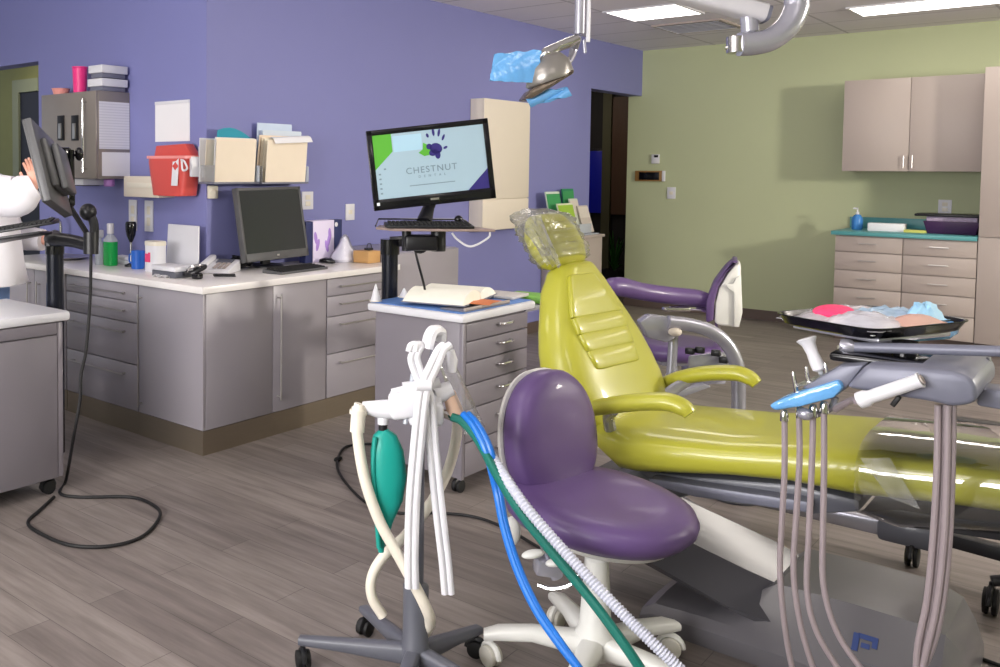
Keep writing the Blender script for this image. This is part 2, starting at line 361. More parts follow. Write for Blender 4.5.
for (a, b) in ((-2.3, 4.6), (.3, 4.6), (-2.3, 1.4), (.3, 1.4), (-5.2, 1.4), (1.4, 7.6), (-8.4, 4.5), (-2.3, -.8)):  # all unseen; the one over the olive room is added to light it
    panel(a-.6, a+.6, b-.3, b+.3, 'lit rectangular ceiling panel outside the picture')
for a in [o for o in COL.objects if o.get('label', '').startswith('lit rectangular')]: a['group'] = 'ceiling panels out of view'
t = thing('ceiling_light', 'unseen ceiling light added to brighten the hallway beyond the far doorway', 'ceiling light', (-5.6, 10.3, CZ-.02))  # hidden lamp, added to lift the hallway out of black
MB().bx(-5.8, -5.4, 10.1, 10.5, CZ-.012, CZ-.0005, .003).build('frame', m_white, t)
MB().bx(-5.77, -5.43, 10.13, 10.47, CZ-.016, CZ-.0125).build('diffuser', mat('hall_fill_diffuser', (255, 248, 236), .5, emit=(255, 240, 220), estr=30), t, smooth=0)
t = thing('air_vent', 'square ceiling air vent with slats beside the small lit panel', 'vent', (-3.1, 8.55, CZ-.03))
MB().bx(-3.4, -2.8, 8.24, 8.27, CZ-.016, CZ-.0005).bx(-3.4, -2.8, 8.82, 8.85, CZ-.016, CZ-.0005).bx(-3.4, -3.37, 8.27, 8.82, CZ-.016, CZ-.0005).bx(-2.83, -2.8, 8.27, 8.82, CZ-.016, CZ-.0005).build('frame', m_lamw, t)
sl = MB()
for k in range(7): sl.box((-3.1, 8.31+k*.078, CZ-.012), (.54, .06, .004), rot=(.35, 0, 0))
sl.build('slats', m_white, t)
MB().bx(-3.37, -2.83, 8.27, 8.82, CZ-.003, CZ-.0006).build('backing', m_dark, t)

# ================================================================== BASE CABINETS
FY, FX = 3.085, -3.582     # cabinet front planes
ZT, ZU = .888, .851        # worktop top and underside
TK = .128
g = .003
def bar_handle(mb, a, b, out, r=.005):
    a, b, out = V(a), V(b), V(out); d = (b-a).normalized()*.02
    mb.cyl(a+out, b+out, r, k=10); mb.cyl(a+d, a+d+out, r*.9, k=8); mb.cyl(b-d, b-d+out, r*.9, k=8)
zs_left = [ZU-.004] + [Yp(137, y, FY).z for y in (302.7, 324, 365.4)] + [TK]
# two-door unit
t = thing('base_cabinet', 'grey two-door base cabinet at the left end of the white worktop', 'cabinet', (-5.3, FY+.28, 0), group=None)
MB().bx(-5.74, -4.868, FY+.02, LY-.003, TK, ZU).build('body', m_lam, t)
MB().bx(-5.74, -4.868, FY+.004, LY-.1, 0, TK).build('toe_kick', m_kick, t)
for (x0, x1, hx) in ((-5.735, -5.235, -5.27), (-5.229, -4.872, -5.16)):
    d = MB().bx(x0, x1, FY, FY+.019, TK+.003, ZU-.004, .0015).build('door', m_lam, t)
    h = MB(); bar_handle(h, (hx, FY, .42), (hx, FY, .78), (0, -.03, 0)); h.build('handle', m_steel, d)
# drawer unit
t = thing('base_cabinet', 'grey four-drawer base cabinet left of the worktop corner, black cord hanging before it', 'cabinet', (-4.5, FY+.28, 0))
MB().bx(-4.862, -4.136, FY+.02, LY-.003, TK, ZU).build('body', m_lam, t)
MB().bx(-4.862, -4.136, FY+.004, LY-.1, 0, TK).build('toe_kick', m_kick, t)
for k in range(4):
    d = MB().bx(-4.858, -4.139, FY, FY+.019, zs_left[k+1]+g, zs_left[k]-g, .0015).build('drawer', m_lam, t)
    zz = zs_left[k]-.055 if k < 3 else zs_left[k]-.06
    h = MB(); bar_handle(h, (-4.79, FY, zz), (-4.24, FY, zz), (0, -.03, 0)); h.build('handle', m_steel, d)
# corner unit
t = thing('base_cabinet', 'grey corner base cabinet with a tall bar handle under the worktop corner', 'cabinet', (FX-.27, FY+.27, 0))
MB().bx(-4.132, FX-.02, FY+.02, LY-.003, TK, ZU).build('body', m_lam, t)
MB().bx(-4.132, FX-.002, FY+.002, 3.597, 0, TK).build('toe_kick', m_kick, t)
d = MB().bx(-4.129, FX-.001, FY, FY+.019, TK+.003, ZU-.004, .0015).build('door', m_lam, t)
h = MB(); bar_handle(h, (-4.10, FY, .17), (-4.10, FY, .8), (0, -.03, 0)); h.build('handle', m_steel, d)
MB().bx(FX-.019, FX, FY+.02, 3.597, TK+.003, ZU-.004, .0015).build('side_panel', m_lam, t)
# door unit
t = thing('base_cabinet', 'grey single-door base cabinet with tall bar handle right of the worktop corner', 'cabinet', (FX-.27, 3.82, 0))
MB().bx(-4.12, FX-.02, 3.63, 4.048, TK, ZU).build('body', m_lam, t)
MB().bx(-4.12, FX-.002, 3.5975, 4.05, 0, TK).build('toe_kick', m_kick, t)
d = MB().bx(FX-.019, FX, 3.601, 4.046, TK+.003, ZU-.004, .0015).build('door', m_lam, t)
h = MB(); bar_handle(h, (FX, 3.635, .2), (FX, 3.635, .8), (.03, 0, 0), .006); h.build('handle', m_steel, d)
# drawer unit right
zs_r = [ZU-.004] + [Xp(328.8, y, FX).z for y in (296.8, 317.2, 354.4)] + [TK]
t = thing('base_cabinet', 'grey four-drawer base cabinet behind the middle cart, right end of worktop', 'cabinet', (FX-.27, 4.4, 0))
MB().bx(-4.17, FX-.02, 4.052, 4.74, TK, ZU).build('body', m_lam, t)
MB().bx(-4.12, FX-.002, 4.0505, 4.74, 0, TK).build('toe_kick', m_kick, t)
for k in range(4):
    d = MB().bx(FX-.019, FX, 4.056, 4.736, zs_r[k+1]+g, zs_r[k]-g, .0015).build('drawer', m_lam, t)
    zz = zs_r[k]-.05 if k < 3 else zs_r[k]-.06
    h = MB(); bar_handle(h, (FX, 4.15, zz), (FX, 4.64, zz), (.03, 0, 0)); h.build('handle', m_steel, d)
# worktop
tag(MB().prism([V(p+(ZU,)) for p in ((-5.76, FY-.016), (FX+.016, FY-.016), (FX+.016, 4.75), (PX+.002, 4.75), (PX+.002, LY-.001), (-5.76, LY-.001))], (0, 0, ZT-ZU), .003).build('worktop', m_stone),
    'white L-shaped worktop wrapping the purple corner over the grey cabinets', 'worktop')
# taller grey cabinet beyond the worktop
t = thing('storage_cabinet', 'plain grey storage cabinet against the purple wall behind the black pole', 'cabinet', (-3.88, 5.1, 0))
MB().bx(-4.17, -3.62, 4.76, 5.48, 0, .955, .003).build('body', m_lam, t)
MB().bx(-3.62, -3.6, 4.763, 5.477, .1, .95, .002).build('door', m_lam, t)
# reception cabinet by the far doorway
t = thing('storage_cabinet', 'beige-grey cabinet carrying brochures beside the far doorway', 'cabinet', (-4.0, 8.05, 0))
MB().bx(-4.175, -3.87, 7.74, 8.355, 0, .872, .003).build('body', m_lamw, t)
MB().bx(-4.175, -3.85, 7.72, 8.37, .8725, .897, .003).build('top', m_lamw, t)
# beige wall box on the purple wall
t = thing('wall_cabinet', 'tall beige box mounted on the purple wall beside the lit monitor', 'cabinet', (-4.1, 7.0, .99))
MB().bx(PX+.002, -4.06, 6.5, 7.25, 1.0, 2.09, .004).build('body', m_beige, t)
MB().bx(-4.0605, -4.045, 6.5, 7.25, 1.262, 2.09, .003).build('upper_panel', m_beige, t)
MB().bx(-4.0605, -4.045, 6.5, 7.25, 1.0, 1.256, .003).build('lower_panel', m_beige, t)

# ================================================================== GREEN WALL CABINETS
UF = 9.52; BF = 9.25
def fz(px, py, y): return Yp(px, py, y)
ux0, ux1, um = fz(843.5, 120, UF).x, fz(984, 120, UF).x, fz(910, 120, UF).x
uz1, uz0 = fz(843, 81, UF).z, fz(909, 171.4, UF).z
t = thing('wall_cabinet', 'taupe two-door wall cabinet hung on the green wall', 'cabinet', ((ux0+ux1)/2, UF+.15, uz0))
MB().bx(ux0, ux1, UF+.02, GY-.002, uz0, uz1).build('body', m_lamw, t)
for (a, b, hx) in ((ux0, um-.002, um-.035), (um+.002, ux1-.003, um+.03)):
    d = MB().bx(a, b, UF, UF+.019, uz0+.001, uz1, .002).build('door', m_lamw, t)
    h = MB(); bar_handle(h, (hx, UF, uz0+.03), (hx, UF, uz0+.14), (0, -.025, 0)); h.build('handle', m_steel, d)
bx0, bx1, bm_ = fz(834, 270, BF).x, fz(976, 280, BF).x, fz(902, 270, BF).x
ctz = fz(905, 238, BF).z
dz = [ctz-.006, fz(905, 255, BF).z, fz(905, 274, BF).z, fz(905, 292.5, BF).z, fz(905, 312, BF).z, .1]
for (a, b, lab) in ((bx0, bm_, 'taupe five-drawer base cabinet at the left under the teal worktop'), (bm_, bx1, 'taupe five-drawer base cabinet beside the tall cupboard under the teal worktop')):
    t = thing('base_cabinet', lab, 'cabinet', ((a+b)/2, BF+.3, 0))
    MB().bx(a+.001, b-.001, BF+.02, GY-.014, .1, ctz).build('body', m_lamw, t)
    MB().bx(a+.001, b-.001, BF+.06, GY-.014, 0, .1).build('toe_kick', m_base, t)
    for k in range(5):
        d = MB().bx(a+.003, b-.003, BF, BF+.019, dz[k+1]+.004, dz[k]-.004, .0015).build('drawer', m_lamw, t)
        zz = (dz[k]+dz[k+1])/2+.01; mx_ = (a+b)/2
        h = MB(); bar_handle(h, (mx_-.07, BF, zz), (mx_+.07, BF, zz), (0, -.028, 0)); h.build('handle', m_steel, d)
t = thing('worktop', 'teal worktop with upstand along the green wall', 'worktop', ((bx0+bx1)/2, 9.5, ctz))
MB().bx(bx0-.03, bx1-.002, BF-.025, GY-.002, ctz+.001, ctz+.036, .003).build('top', m_teal, t)
MB().bx(bx0-.03, bx1-.002, GY-.022, GY-.002, ctz+.037, ctz+.14, .003).build('upstand', m_teal, t)
CT2 = ctz+.036
t = thing('tall_cabinet', 'tall taupe cupboard at the right end of the green wall', 'cabinet', (bx1+.4, 9.5, 0))
MB().bx(bx1+.004, bx1+.8, BF+.02, GY-.002, .1, 2.36).build('body', m_lamw, t)
MB().bx(bx1+.004, bx1+.8, BF+.06, GY-.002, 0, .1).build('toe_kick', m_base, t)
d = MB().bx(bx1+.004, bx1+.8, BF, BF+.019, .98, 2.36, .002).build('upper_door', m_lamw, t)
MB().bx(bx1+.004, bx1+.8, BF, BF+.019, .1, .972, .002).build('lower_door', m_lamw, t)
# things on the teal worktop
p = Yp(857, 228, 9.6); t = thing('soap_bottle', 'blue pump bottle at the left end of the teal worktop', 'bottle', (p.x, p.y, CT2))
MB().lathe((p.x, p.y, CT2), [(.04, 0), (.045, .01), (.045, .1), (.03, .13), (.014, .14)]).build('bottle', mat('blue_soap', (64, 130, 200), .25), t)
MB().lathe((p.x, p.y, CT2+.14), [(.014, 0), (.014, .02), (.006, .022), (.006, .05)]).box((p.x-.012, p.y-.02, CT2+.195), (.03, .06, .014), .003).build('pump', m_white, t)
p = Yp(887, 228, 9.55)
tag(MB().box((p.x, p.y, CT2+.035), (.28, .12, .07), .004).build('glove_carton', m_paper), 'flat white carton lying on the teal worktop', 'box')
p = Yp(916, 229, 9.5)
tag(MB().box((p.x, p.y, CT2+.012), (.17, .09, .024), .004).build('notepad', mat('yellow_paper', (206, 206, 110), .8)), 'yellow notepad on the teal worktop beside the purple basket', 'notepad')
p = Yp(931, 229, 9.5)
tag(MB().lathe((p.x, p.y, CT2), [(.02, 0), (.022, .005), (.022, .055), (.016, .06)]).build('small_jar', m_white), 'small pale jar left of the purple basket on teal worktop', 'jar')
p = Yp(953, 231, 9.55); t = thing('storage_basket', 'dark purple basket with black lid on the teal worktop', 'basket', (p.x, p.y, CT2))
MB().prism([(p.x-.17, p.y-.1, CT2), (p.x+.17, p.y-.1, CT2), (p.x+.2, p.y-.12, CT2+.11), (p.x-.2, p.y-.12, CT2+.11)], (0, .22, 0), .006).build('basket', mat('plum_plastic', (66, 36, 78), .4), t)
MB().bx(p.x-.26, p.x+.22, p.y-.15, p.y+.13, CT2+.151, CT2+.172, .006).build('lid', m_black, t)
MB().bx(p.x-.18, p.x+.18, p.y-.1, p.y+.08, CT2+.105, CT2+.15, .01).build('packets', mat('pale_packets', (196, 178, 206), .7, var=.3, scale=40), t)
# wall fittings
def plate(name, label, cat, c, w, h, axis, m=m_white, toggles=2, d=.008):
    t = thing(name, label, cat, c); c = V(c)
    if axis == 'y':
        MB().box(c-V((0, d/2, 0)), (w, d, h), .002).build('plate', m, t)
        b = MB()
        for k in range(toggles): b.box(c+V((0, -d, (k-(toggles-1)/2)*h*.36)), (w*.42, .006, h*.26), .0015)
    else:
        MB().box(c+V((d/2, 0, 0)), (d, w, h), .002).build('plate', m, t)
        b = MB()
        for k in range(toggles): b.box(c+V((d, 0, (k-(toggles-1)/2)*h*.36)), (.006, w*.42, h*.26), .0015)
    if toggles: b.build('rocker', m_ivory, t)
    return t
plate('light_switch', 'white light switch plate on the green wall below the alarm keypad', 'switch', Yp(671.5, 193, GY-.001), .09, .125, 'y', toggles=1)
c = Yp(945, 207, GY-.001); plate('wall_socket', 'white socket plate on the green wall above the purple basket', 'socket', c, .1, .13, 'y')
c = Yp(656, 159, GY-.001); t = thing('thermostat', 'small white thermostat above the alarm keypad on the green wall', 'thermostat', c)
MB().box(c+V((0, -.012, 0)), (.085, .022, .1), .005).build('housing', m_white, t); MB().box(c+V((.01, -.0245, .03)), (.045, .004, .025), .001).build('display', m_blackg, t)
c = Yp(651, 176, GY-.001); t = thing('alarm_keypad', 'brown alarm keypad with dark display on the green wall', 'keypad', c)
MB().box(c+V((-.02, -.014, 0)), (.3, .026, .115), .006).build('housing', mat('keypad_brown', (150, 112, 62), .5), t)
MB().box(c+V((-.01, -.03, 0)), (.22, .008, .085), .002).build('display', m_blackg, t)
MB().box(c+V((.145, -.016, 0)), (.03, .03, .115), .004).build('end_cap', m_white, t)
plate('wall_switch', 'narrow white switch plate on purple wall left of the lit monitor', 'switch', Xp(349.5, 212, PX+.001), .095, .115, 'x', toggles=1)
plate('wall_socket', 'white socket plate on purple wall right of the switched-off monitor', 'socket', Xp(307, 200.5, PX+.001), .11, .12, 'x')
c = Xp(211.5, 192, PX+.001); t = thing('wall_sensor', 'small pale yellow sensor box on the purple corner below the folders', 'sensor', c)
MB().box(c+V((.011, 0, 0)), (.02, .075, .08), .006).build('housing', m_ivory, t); MB().box(c+V((.0225, 0, .015)), (.004, .04, .02), .001).build('grille', m_beige, t)
plate('wall_socket', 'left one of two white sockets below the beige glove dispenser', 'socket', Yp(133.5, 215, LY-.001), .085, .2, 'y')
plate('wall_socket', 'right one of two white sockets, below the red sharps bin', 'socket', Yp(149.5, 216, LY-.001), .085, .2, 'y')

# ================================================================== LEFT WALL THINGS
# steel dispenser cabinet
cx1 = -4.944; cy0 = 3.362
cx0 = Yp(41.5, 135, cy0).x; cz1 = Yp(70, 92.5, cy0).z; cz0 = Yp(96, 179, cy0).z
t = thing('dispenser_cabinet', 'grey metal wall cabinet with papers on its side above the worktop', 'cabinet', ((cx0+cx1)/2, 3.52, cz0))
m_dis = mat('warm_grey_metal', (150, 142, 136), .35, .35)
MB().bx(cx0, cx1, cy0+.018, LY-.001, cz0, cz1, .003).build('body', m_dis, t)
d = MB().bx(cx0+.002, cx1-.002, cy0, cy0+.017, cz0+.002, cz1-.002, .002).build('door', m_dis, t)
for px in (61.5, 75.5):
    c = Yp(px, 128, cy0)
    MB().box(c+V((0, -.004, 0)), (.075, .012, .165), .003).build('card_slot', m_black, d)
    MB().box(c+V((0, -.012, -.02)), (.035, .006, .1), .002).build('card_window', m_steel, d)
c = Yp(86.5, 125, cy0); h = MB(); bar_handle(h, (c.x, cy0, Yp(86, 172, cy0).z), (c.x, cy0, Yp(86, 99, cy0).z), (0, -.028, 0), .007); h.build('handle', m_chrome, d)
pl = lined_paper('typed_sheet', (226, 226, 234), 18.)
def side_sheet(x0, x1, y0, y1, off=.002):
    a = Xp(x0, y0, cx1+off); b = Xp(x1, y1, cx1+off); return a, b
a, b = side_sheet(99, 129.5, 101, 149.5)
tag(MB().bx(cx1+.001, cx1+.0025, max(a.y, cy0+.01), b.y, b.z, a.z).build('notice_sheet', pl, smooth=0), 'large typed paper sheet stuck on the grey dispenser cabinet side', 'paper')
a, b = side_sheet(102, 130, 152, 176)
tag(MB().bx(cx1+.001, cx1+.0025, max(a.y, cy0+.02), b.y, b.z, a.z).build('notice_sheet', m_paper, smooth=0), 'small blank paper stuck below the typed sheet on dispenser cabinet', 'paper')
# on top of it
p = Yp(80, 92, 3.5); t = thing('plastic_cup', 'hot pink plastic cup on top of the grey dispenser cabinet', 'cup', (p.x, 3.5, cz1))
MB().lathe((p.x, 3.5, cz1), [(.04, 0), (.043, .003), (.05, .175), (.053, .178), (.053, .185), (.046, .185), (.04, .012), (.001, .01)], caps=False).build('cup', m_pink, t)
p = Yp(61, 93, 3.5); tag(MB().lathe((p.x, 3.5, cz1), [(.03, 0), (.05, .01), (.062, .05), (.066, .052), (.058, .05), (.045, .014), (.001, .012)], caps=False).build('small_bowl', m_peach), 'small peach bowl beside the pink cup on the grey cabinet', 'bowl')
for k, (zz, lab) in enumerate(((0, 'lower white boxed packet with dark base on the dispenser cabinet'), (.085, 'upper white boxed packet stacked on the dispenser cabinet'))):
    xa, xb = Yp(90, 80, 3.42).x+.01*k, -4.93
    t = thing('supply_box', lab, 'box', ((xa+xb)/2, 3.53, cz1+zz))
    MB().bx(xa, xb, 3.40, 3.6, cz1+zz+.03, cz1+zz+.08, .004).build('lid', m_white, t)
    MB().bx(xa+.012, xb-.012, 3.412, 3.588, cz1+zz+.0005, cz1+zz+.03, .003).build('base', m_slate, t)
# under it
a = Yp(85, 180, 3.5); t = thing('towel_dispenser', 'white towel dispenser slung under the grey dispenser cabinet', 'dispenser', (a.x, 3.5, cz0-.06))
MB().bx(a.x-.13, a.x+.08, 3.43, 3.6, cz0-.045, cz0-.001, .008).build('case', m_white, t); MB().bx(a.x-.1, a.x+.05, 3.45, 3.58, cz0-.05, cz0-.046).build('slot', m_gap, t)
a = Yp(105, 182, 3.52); tag(MB().lathe((-5.0, 3.5, cz0-.05), [(.03, 0), (.036, .006), (.036, .044), (.03, .0495)]).build('tape_roll', mat('violet_plastic', (170, 120, 190), .4)), 'small violet cap hanging below the grey dispenser cabinet corner', 'cap')
# paper on wall
a, b = Yp(155.5, 102, LY-.001), Yp(190, 141, LY-.001)
t = thing('wall_calendar', 'white paper sheet pinned alone above the red sharps bin', 'paper', ((a.x+b.x)/2, LY, b.z))
MB().bx(a.x, b.x, LY-.004, LY-.001, b.z, a.z).build('sheet', m_paper, t, smooth=0)
MB().bx(a.x, b.x, LY-.0075, LY-.0042, a.z-.02, a.z, .001).build('binding', m_white, t)
# sharps bin
sy = 3.545
A, B, C_, D_ = Yp(155, 158, sy), Yp(195, 156, sy), Yp(194, 197, 3.48), Yp(162, 197.5, sy)
cxm = (A.x+B.x)/2; zt = A.z-.0; zb = C_.z
t = thing('sharps_bin', 'red sharps bin with white hazard label on the purple wall', 'bin', (cxm, 3.54, zb))
hw = (B.x-A.x)/2
rings = []
for f_, z_ in ((.66, 0), (.74, .004), (.78, .02), (1., .86), (1., 1.)):
    z = zb+(zt-zb)*z_; w = hw*f_; dd = .075*(.8+.2*f_)
    rings.append(ring(V((cxm, 3.545, z)), V((w, 0, 0)), V((0, dd, 0)), 5, 28))
MB().loft(rings).build('bin', m_red, t)
MB().loft([ring(V((cxm, 3.545, zt-.005)), V((hw+.018, 0, 0)), V((0, .079, 0)), 5, 28), ring(V((cxm, 3.545, zt+.012)), V((hw+.018, 0, 0)), V((0, .079, 0)), 5, 28)]).build('rim', mat('pale_red_rim', (236, 150, 146), .35), t)
MB().prism([(cxm-hw*.95, 3.60, zt+.012), (cxm-hw*.85, 3.60, zt+.075), (cxm+hw*.6, 3.60, zt+.085), (cxm+hw*.95, 3.6, zt+.012)], (0, -.07, -.0), .006).build('lid', m_red, t)
lc = Yp(176, 172, 3.462); lc2 = V((lc.x, 3.462, lc.z))
lb = MB().box(lc2+V((-.015, .006, 0)), (.055, .006, .165), .001, rot=(-.09, 0, 0)).build('label_sticker', m_white, t)
MB().box(lc2+V((-.01, .0025, .035)), (.036, .002, .035), rot=(-.09, PI/4, 0)).box(lc2+V((-.01, .0035, -.045)), (.03, .003, .04), rot=(-.09, 0, 0)).build('hazard_mark', m_red, lb)
c = Yp(193, 165, 3.5)
bo_ = .035
MB().bx(cxm+hw+.0, cxm+hw+.025, 3.5, 3.62, c.z-.07, c.z+.05, .006).tube(spl([(cxm+hw*.72+bo_, 3.455, c.z+.03), (cxm+hw*.9+bo_, 3.45, c.z+.02), (cxm+hw*.97+bo_, 3.46, c.z-.02), (cxm+hw*.75+bo_, 3.462, c.z-.03), (cxm+hw*.72+bo_, 3.458, c.z+.03)]), .006).build('bracket', m_white, t)
# beige dispenser
a, b = Yp(123.5, 176, 3.49), Yp(158.5, 198, 3.49)
t = thing('glove_dispenser', 'beige box dispenser on the wall left of the red sharps bin', 'dispenser', ((a.x+b.x)/2, 3.55, b.z))
MB().bx(a.x, b.x, 3.49, LY-.001, b.z, a.z, .006).build('case', m_beige, t); MB().bx(a.x+.04, b.x-.04, 3.485, 3.49, b.z+.06, b.z+.09, .002).build('opening', m_ivory, t)

# wall file pockets with folders
def pocket(y0, y1, ztop, zbot, lab):
    t = thing('file_pocket', lab, 'file holder', (PX+.05, (y0+y1)/2, zbot-.01))
    MB().bx(PX+.001, PX+.006, y0, y1, zbot, ztop-.05, .001).build('back_plate', m_clearhose, t)
    MB().bx(PX+.006, PX+.15, y0-.005, y1+.005, zbot-.012, zbot-.001, .003).build('base_tray', m_slate, t)
    MB().bx(PX+.006, PX+.15, y0-.005, y0, zbot, zbot+.1, .001).build('side_plate', m_clear, t)
    MB().bx(PX+.006, PX+.15, y1, y1+.005, zbot, zbot+.1, .001).build('side_plate', m_clearhose, t)
def folder(x, y0, y1, zb, zt_, lean, m, lab, name='paper_folder', cat='folder', th=.004, sk=0., grp=None):
    P = [(x, y0, zb), (x, y1, zb), (x+lean, y1+sk, zt_), (x+lean, y0+sk, zt_)]
    t = thing(name, lab, cat, (x, (y0+y1)/2, zb), group=grp)
    MB().prism(P, (th*.45, 0, 0)).build('back_leaf', m, t, smooth=0)
    MB().prism([V(p)+V((th*.55, 0, -.006 if p[2] > zb+.1 else 0)) for p in P], (th*.45, 0, 0)).build('front_leaf', m, t, smooth=0)
za, zbk = 1.697, 1.417
y0, y1 = Xp(215, 160, PX+.13).y, Xp(254.5, 160, PX+.13).y
zt1 = Xp(235, 138.5, PX+.13).z; zb1 = Xp(235, 182, PX+.13).z
pocket(y0-.02, y1+.02, zt1, zb1, 'wall file pocket on the purple corner holding the teal folder')
folder(PX+.02, y0-.03, y1-.06, zb1, zt1+.0, .005, m_paper, 'white folder at the very back of the pocket with the teal folder')
folder(PX+.045, y0-.012, y1-.02, zb1, zt1-.01, .02, m_manila, 'cream folder standing behind the teal folder')
tl = MB().sheet([[V((PX+.07+.01*i, y0+.04+(y1-y0-.04)*j/6, zb1+(zt1+.065*math.sin(PI*(.25+.75*j/6))-zb1)*i/4)) for j in range(7)] for i in range(5)], .004)
tag(tl.build('teal_folder', mat('teal_card', (44, 152, 176), .6)), 'teal folder with rounded top sticking out of the left pocket', 'folder')
folder(PX+.112, y0-.002, y1+.0, zb1, zt1+.004, .02, m_paper, 'white sheet folder directly in front of the teal folder')
folder(PX+.125, y0, y1, zb1, zt1, .02, m_manila, 'foremost cream folder of the left wall pocket')
y2, y3 = Xp(264, 160, PX+.13).y, Xp(305, 160, PX+.13).y
zt2 = Xp(285, 139, PX+.13).z; zb2 = Xp(285, 182, PX+.13).z
pocket(y2-.03, y3+.01, zt2, zb2, 'wall file pocket on the purple wall crammed with cream folders, right one')
folder(PX+.012, y2-.05, y3-.08, zb2+.05, zt2-.01, .01, m_clearhose, 'translucent sleeve at the back of the crammed right pocket')
folder(PX+.025, y2+.03, y3-.03, zb2, zt2+.10, .01, mat('pale_blue_card', (206, 220, 240), .8), 'tall pale blue folder rising highest from the right pocket')
folder(PX+.045, y2+.05, y3+.03, zb2, zt2+.055, .02, mat('blue_white_card', (214, 224, 236), .8), 'blue-white folder just in front of the tallest one, right pocket')
for k in range(3):
    folder(PX+.066+.018*k, y2-.015+.012*k, y3-.05+.015*k, zb2, zt2+.02-.01*k, .035-.008*k, mat('manila_b%d' % k, (240-3*k, 220+3*k, 196+5*k), .8),
           ('peach folder farthest back of three leaning in the right pocket', 'middle one of three peach folders leaning in the right pocket', 'front one of three peach folders leaning in the right pocket')[k])
folder(PX+.128, y2+.01, y3, zb2, zt2-.01, .02, m_manila, 'foremost cream folder of the right wall pocket')
tag(MB().sheet([[V((PX+.11+.02*i, y2+.06+(y3+.03-y2-.06)*j/5, zt2-.02+.03*math.sin(i*1.2)+.012*j*.3)) for j in range(6)] for i in range(4)], .002).build('loose_paper', m_paper),
    'loose curled white paper lying across the right pocket folders', 'paper')

# ================================================================== ON THE WHITE WORKTOP
def onc(px, py): return Zp(px, py, ZT)
p = onc(111, 259); p.y = 3.36; p.x = Yp(110.5, 250, 3.36).x
t = thing('mouthwash_bottle', 'green mouthwash bottle with white cap on the worktop', 'bottle', (p.x, p.y, ZT))
def rr(mb, c, w, d, zz, n=4): mb.loft([ring(V((c[0], c[1], z)), V((w*f, 0, 0)), V((0, d*f, 0)), n, 24) for z, f in zz])
b = MB(); rr(b, p, .043, .035, [(ZT, .9), (ZT+.005, 1), (ZT+.15, 1)]); b.build('liquid_body', mat('green_liquid', (26, 168, 78), .15, spec=.6), t)
b = MB(); rr(b, p, .043, .035, [(ZT+.1505, 1), (ZT+.165, .95), (ZT+.19, .5), (ZT+.2, .36)]); b.build('clear_neck', m_clearhose, t)
MB().lathe((p.x, p.y, ZT+.2005), [(.022, 0), (.022, .06), (.018, .064)]).build('cap', m_white, t)
q = V((Yp(100, 250, 3.34).x, 3.34, ZT))
t = thing('spray_bottle', 'clear spray bottle just left of the green mouthwash', 'bottle', q)
b = MB(); rr(b, q, .03, .03, [(ZT, .9), (ZT+.005, 1), (ZT+.12, 1), (ZT+.15, .4), (ZT+.17, .36)], 2.5); b.build('bottle', m_clearhose, t)
MB().box(q+V((0, -.01, .195)), (.024, .07, .05), .008).box(q+V((0, -.04, .16)), (.012, .012, .05), .003).build('spray_head', m_white, t)
q = V((Yp(123, 255, 3.5).x, 3.52, ZT)); t = thing('wipes_tray', 'shallow white tray at the wall behind the green mouthwash', 'tray', q)
MB().box(q+V((0, 0, .012)), (.22, .12, .024), .006).build('tray', m_white, t); MB().box(q+V((-.02, 0, .034)), (.15, .09, .02), .006).build('cloth', m_paper, t)
q = V((Yp(138, 262, 3.37).x, 3.37, ZT)); t = thing('plastic_cup', 'royal blue plastic mug left of the white wipes tub', 'cup', q)
MB().lathe(q, [(.036, 0), (.04, .004), (.042, .11), (.039, .11), (.035, .01), (.001, .008)], caps=False).build('cup', m_bluef, t)
MB().tube(spl([q+V((-.038, -.01, .09)), q+V((-.066, -.014, .08)), q+V((-.066, -.014, .04)), q+V((-.038, -.01, .03))]), .005, 8).build('handle', m_bluef, t)
q = V((Yp(131, 252, 3.42).x, 3.42, ZT)); t = thing('curing_light', 'black handheld light upright on a thin stand behind the blue mug', 'dental tool', q)
MB().lathe(q, [(.04, 0), (.04, .012), (.012, .02), (.008, .025)]).build('base', m_black, t)
zz = Yp(131, 240, 3.42).z
MB().cyl(q+V((0, 0, .02)), (q.x, q.y, zz), .007).build('stem', m_steel, t)
MB().loft([ring(V((q.x, q.y, zz+a)), V((.03*f, 0, 0)), V((0, .028*f, 0)), 2.6, 16) for a, f in ((-.015, .25), (0, .5), (.03, .9), (.07, 1.1), (.1, 1.15), (.115, .95))]).build('head', m_blackg, t)
q = V((Yp(155.5, 260, 3.36).x, 3.36, ZT)); t = thing('wipes_tub', 'white wipes tub with a pink mark right of the blue mug', 'tub', q)
b = MB(); rr(b, q, .062, .05, [(ZT, .94), (ZT+.005, 1), (ZT+.155, 1)], 3); b.build('tub', m_white, t)
b = MB(); rr(b, q, .064, .052, [(ZT+.1555, 1), (ZT+.175, 1), (ZT+.18, .96)], 3); b.build('lid', m_ivory, t)
MB().box(q+V((-.01, -.0495, .082)), (.05, .004, .05), .001).box(q+V((.006, -.0515, .09)), (.018, .004, .05), .001).build('pink_mark', mat('pink_mark', (226, 70, 120), .5), t)
# white backing board leaning on the wall
q = V((Yp(184, 255, 3.42).x, 3.42, ZT))
t = thing('white_board', 'square white plastic board leaning against the purple wall behind the phone', 'board', q)
a0, a1 = Yp(167, 250, 3.53).x, Yp(199, 250, 3.53).x; zt_ = Yp(183, 225, 3.55).z
MB().prism([(a0, 3.52, ZT+.001), (a1, 3.52, ZT+.001), (a1-.03, 3.55, zt_), (a0-.015, 3.55, zt_)], (0, .012, 0), .003).build('panel', m_white, t)
MB().box(((a0+a1)/2, 3.495, ZT+.012), (a1-a0, .045, .022), .004).build('foot', m_white, t)
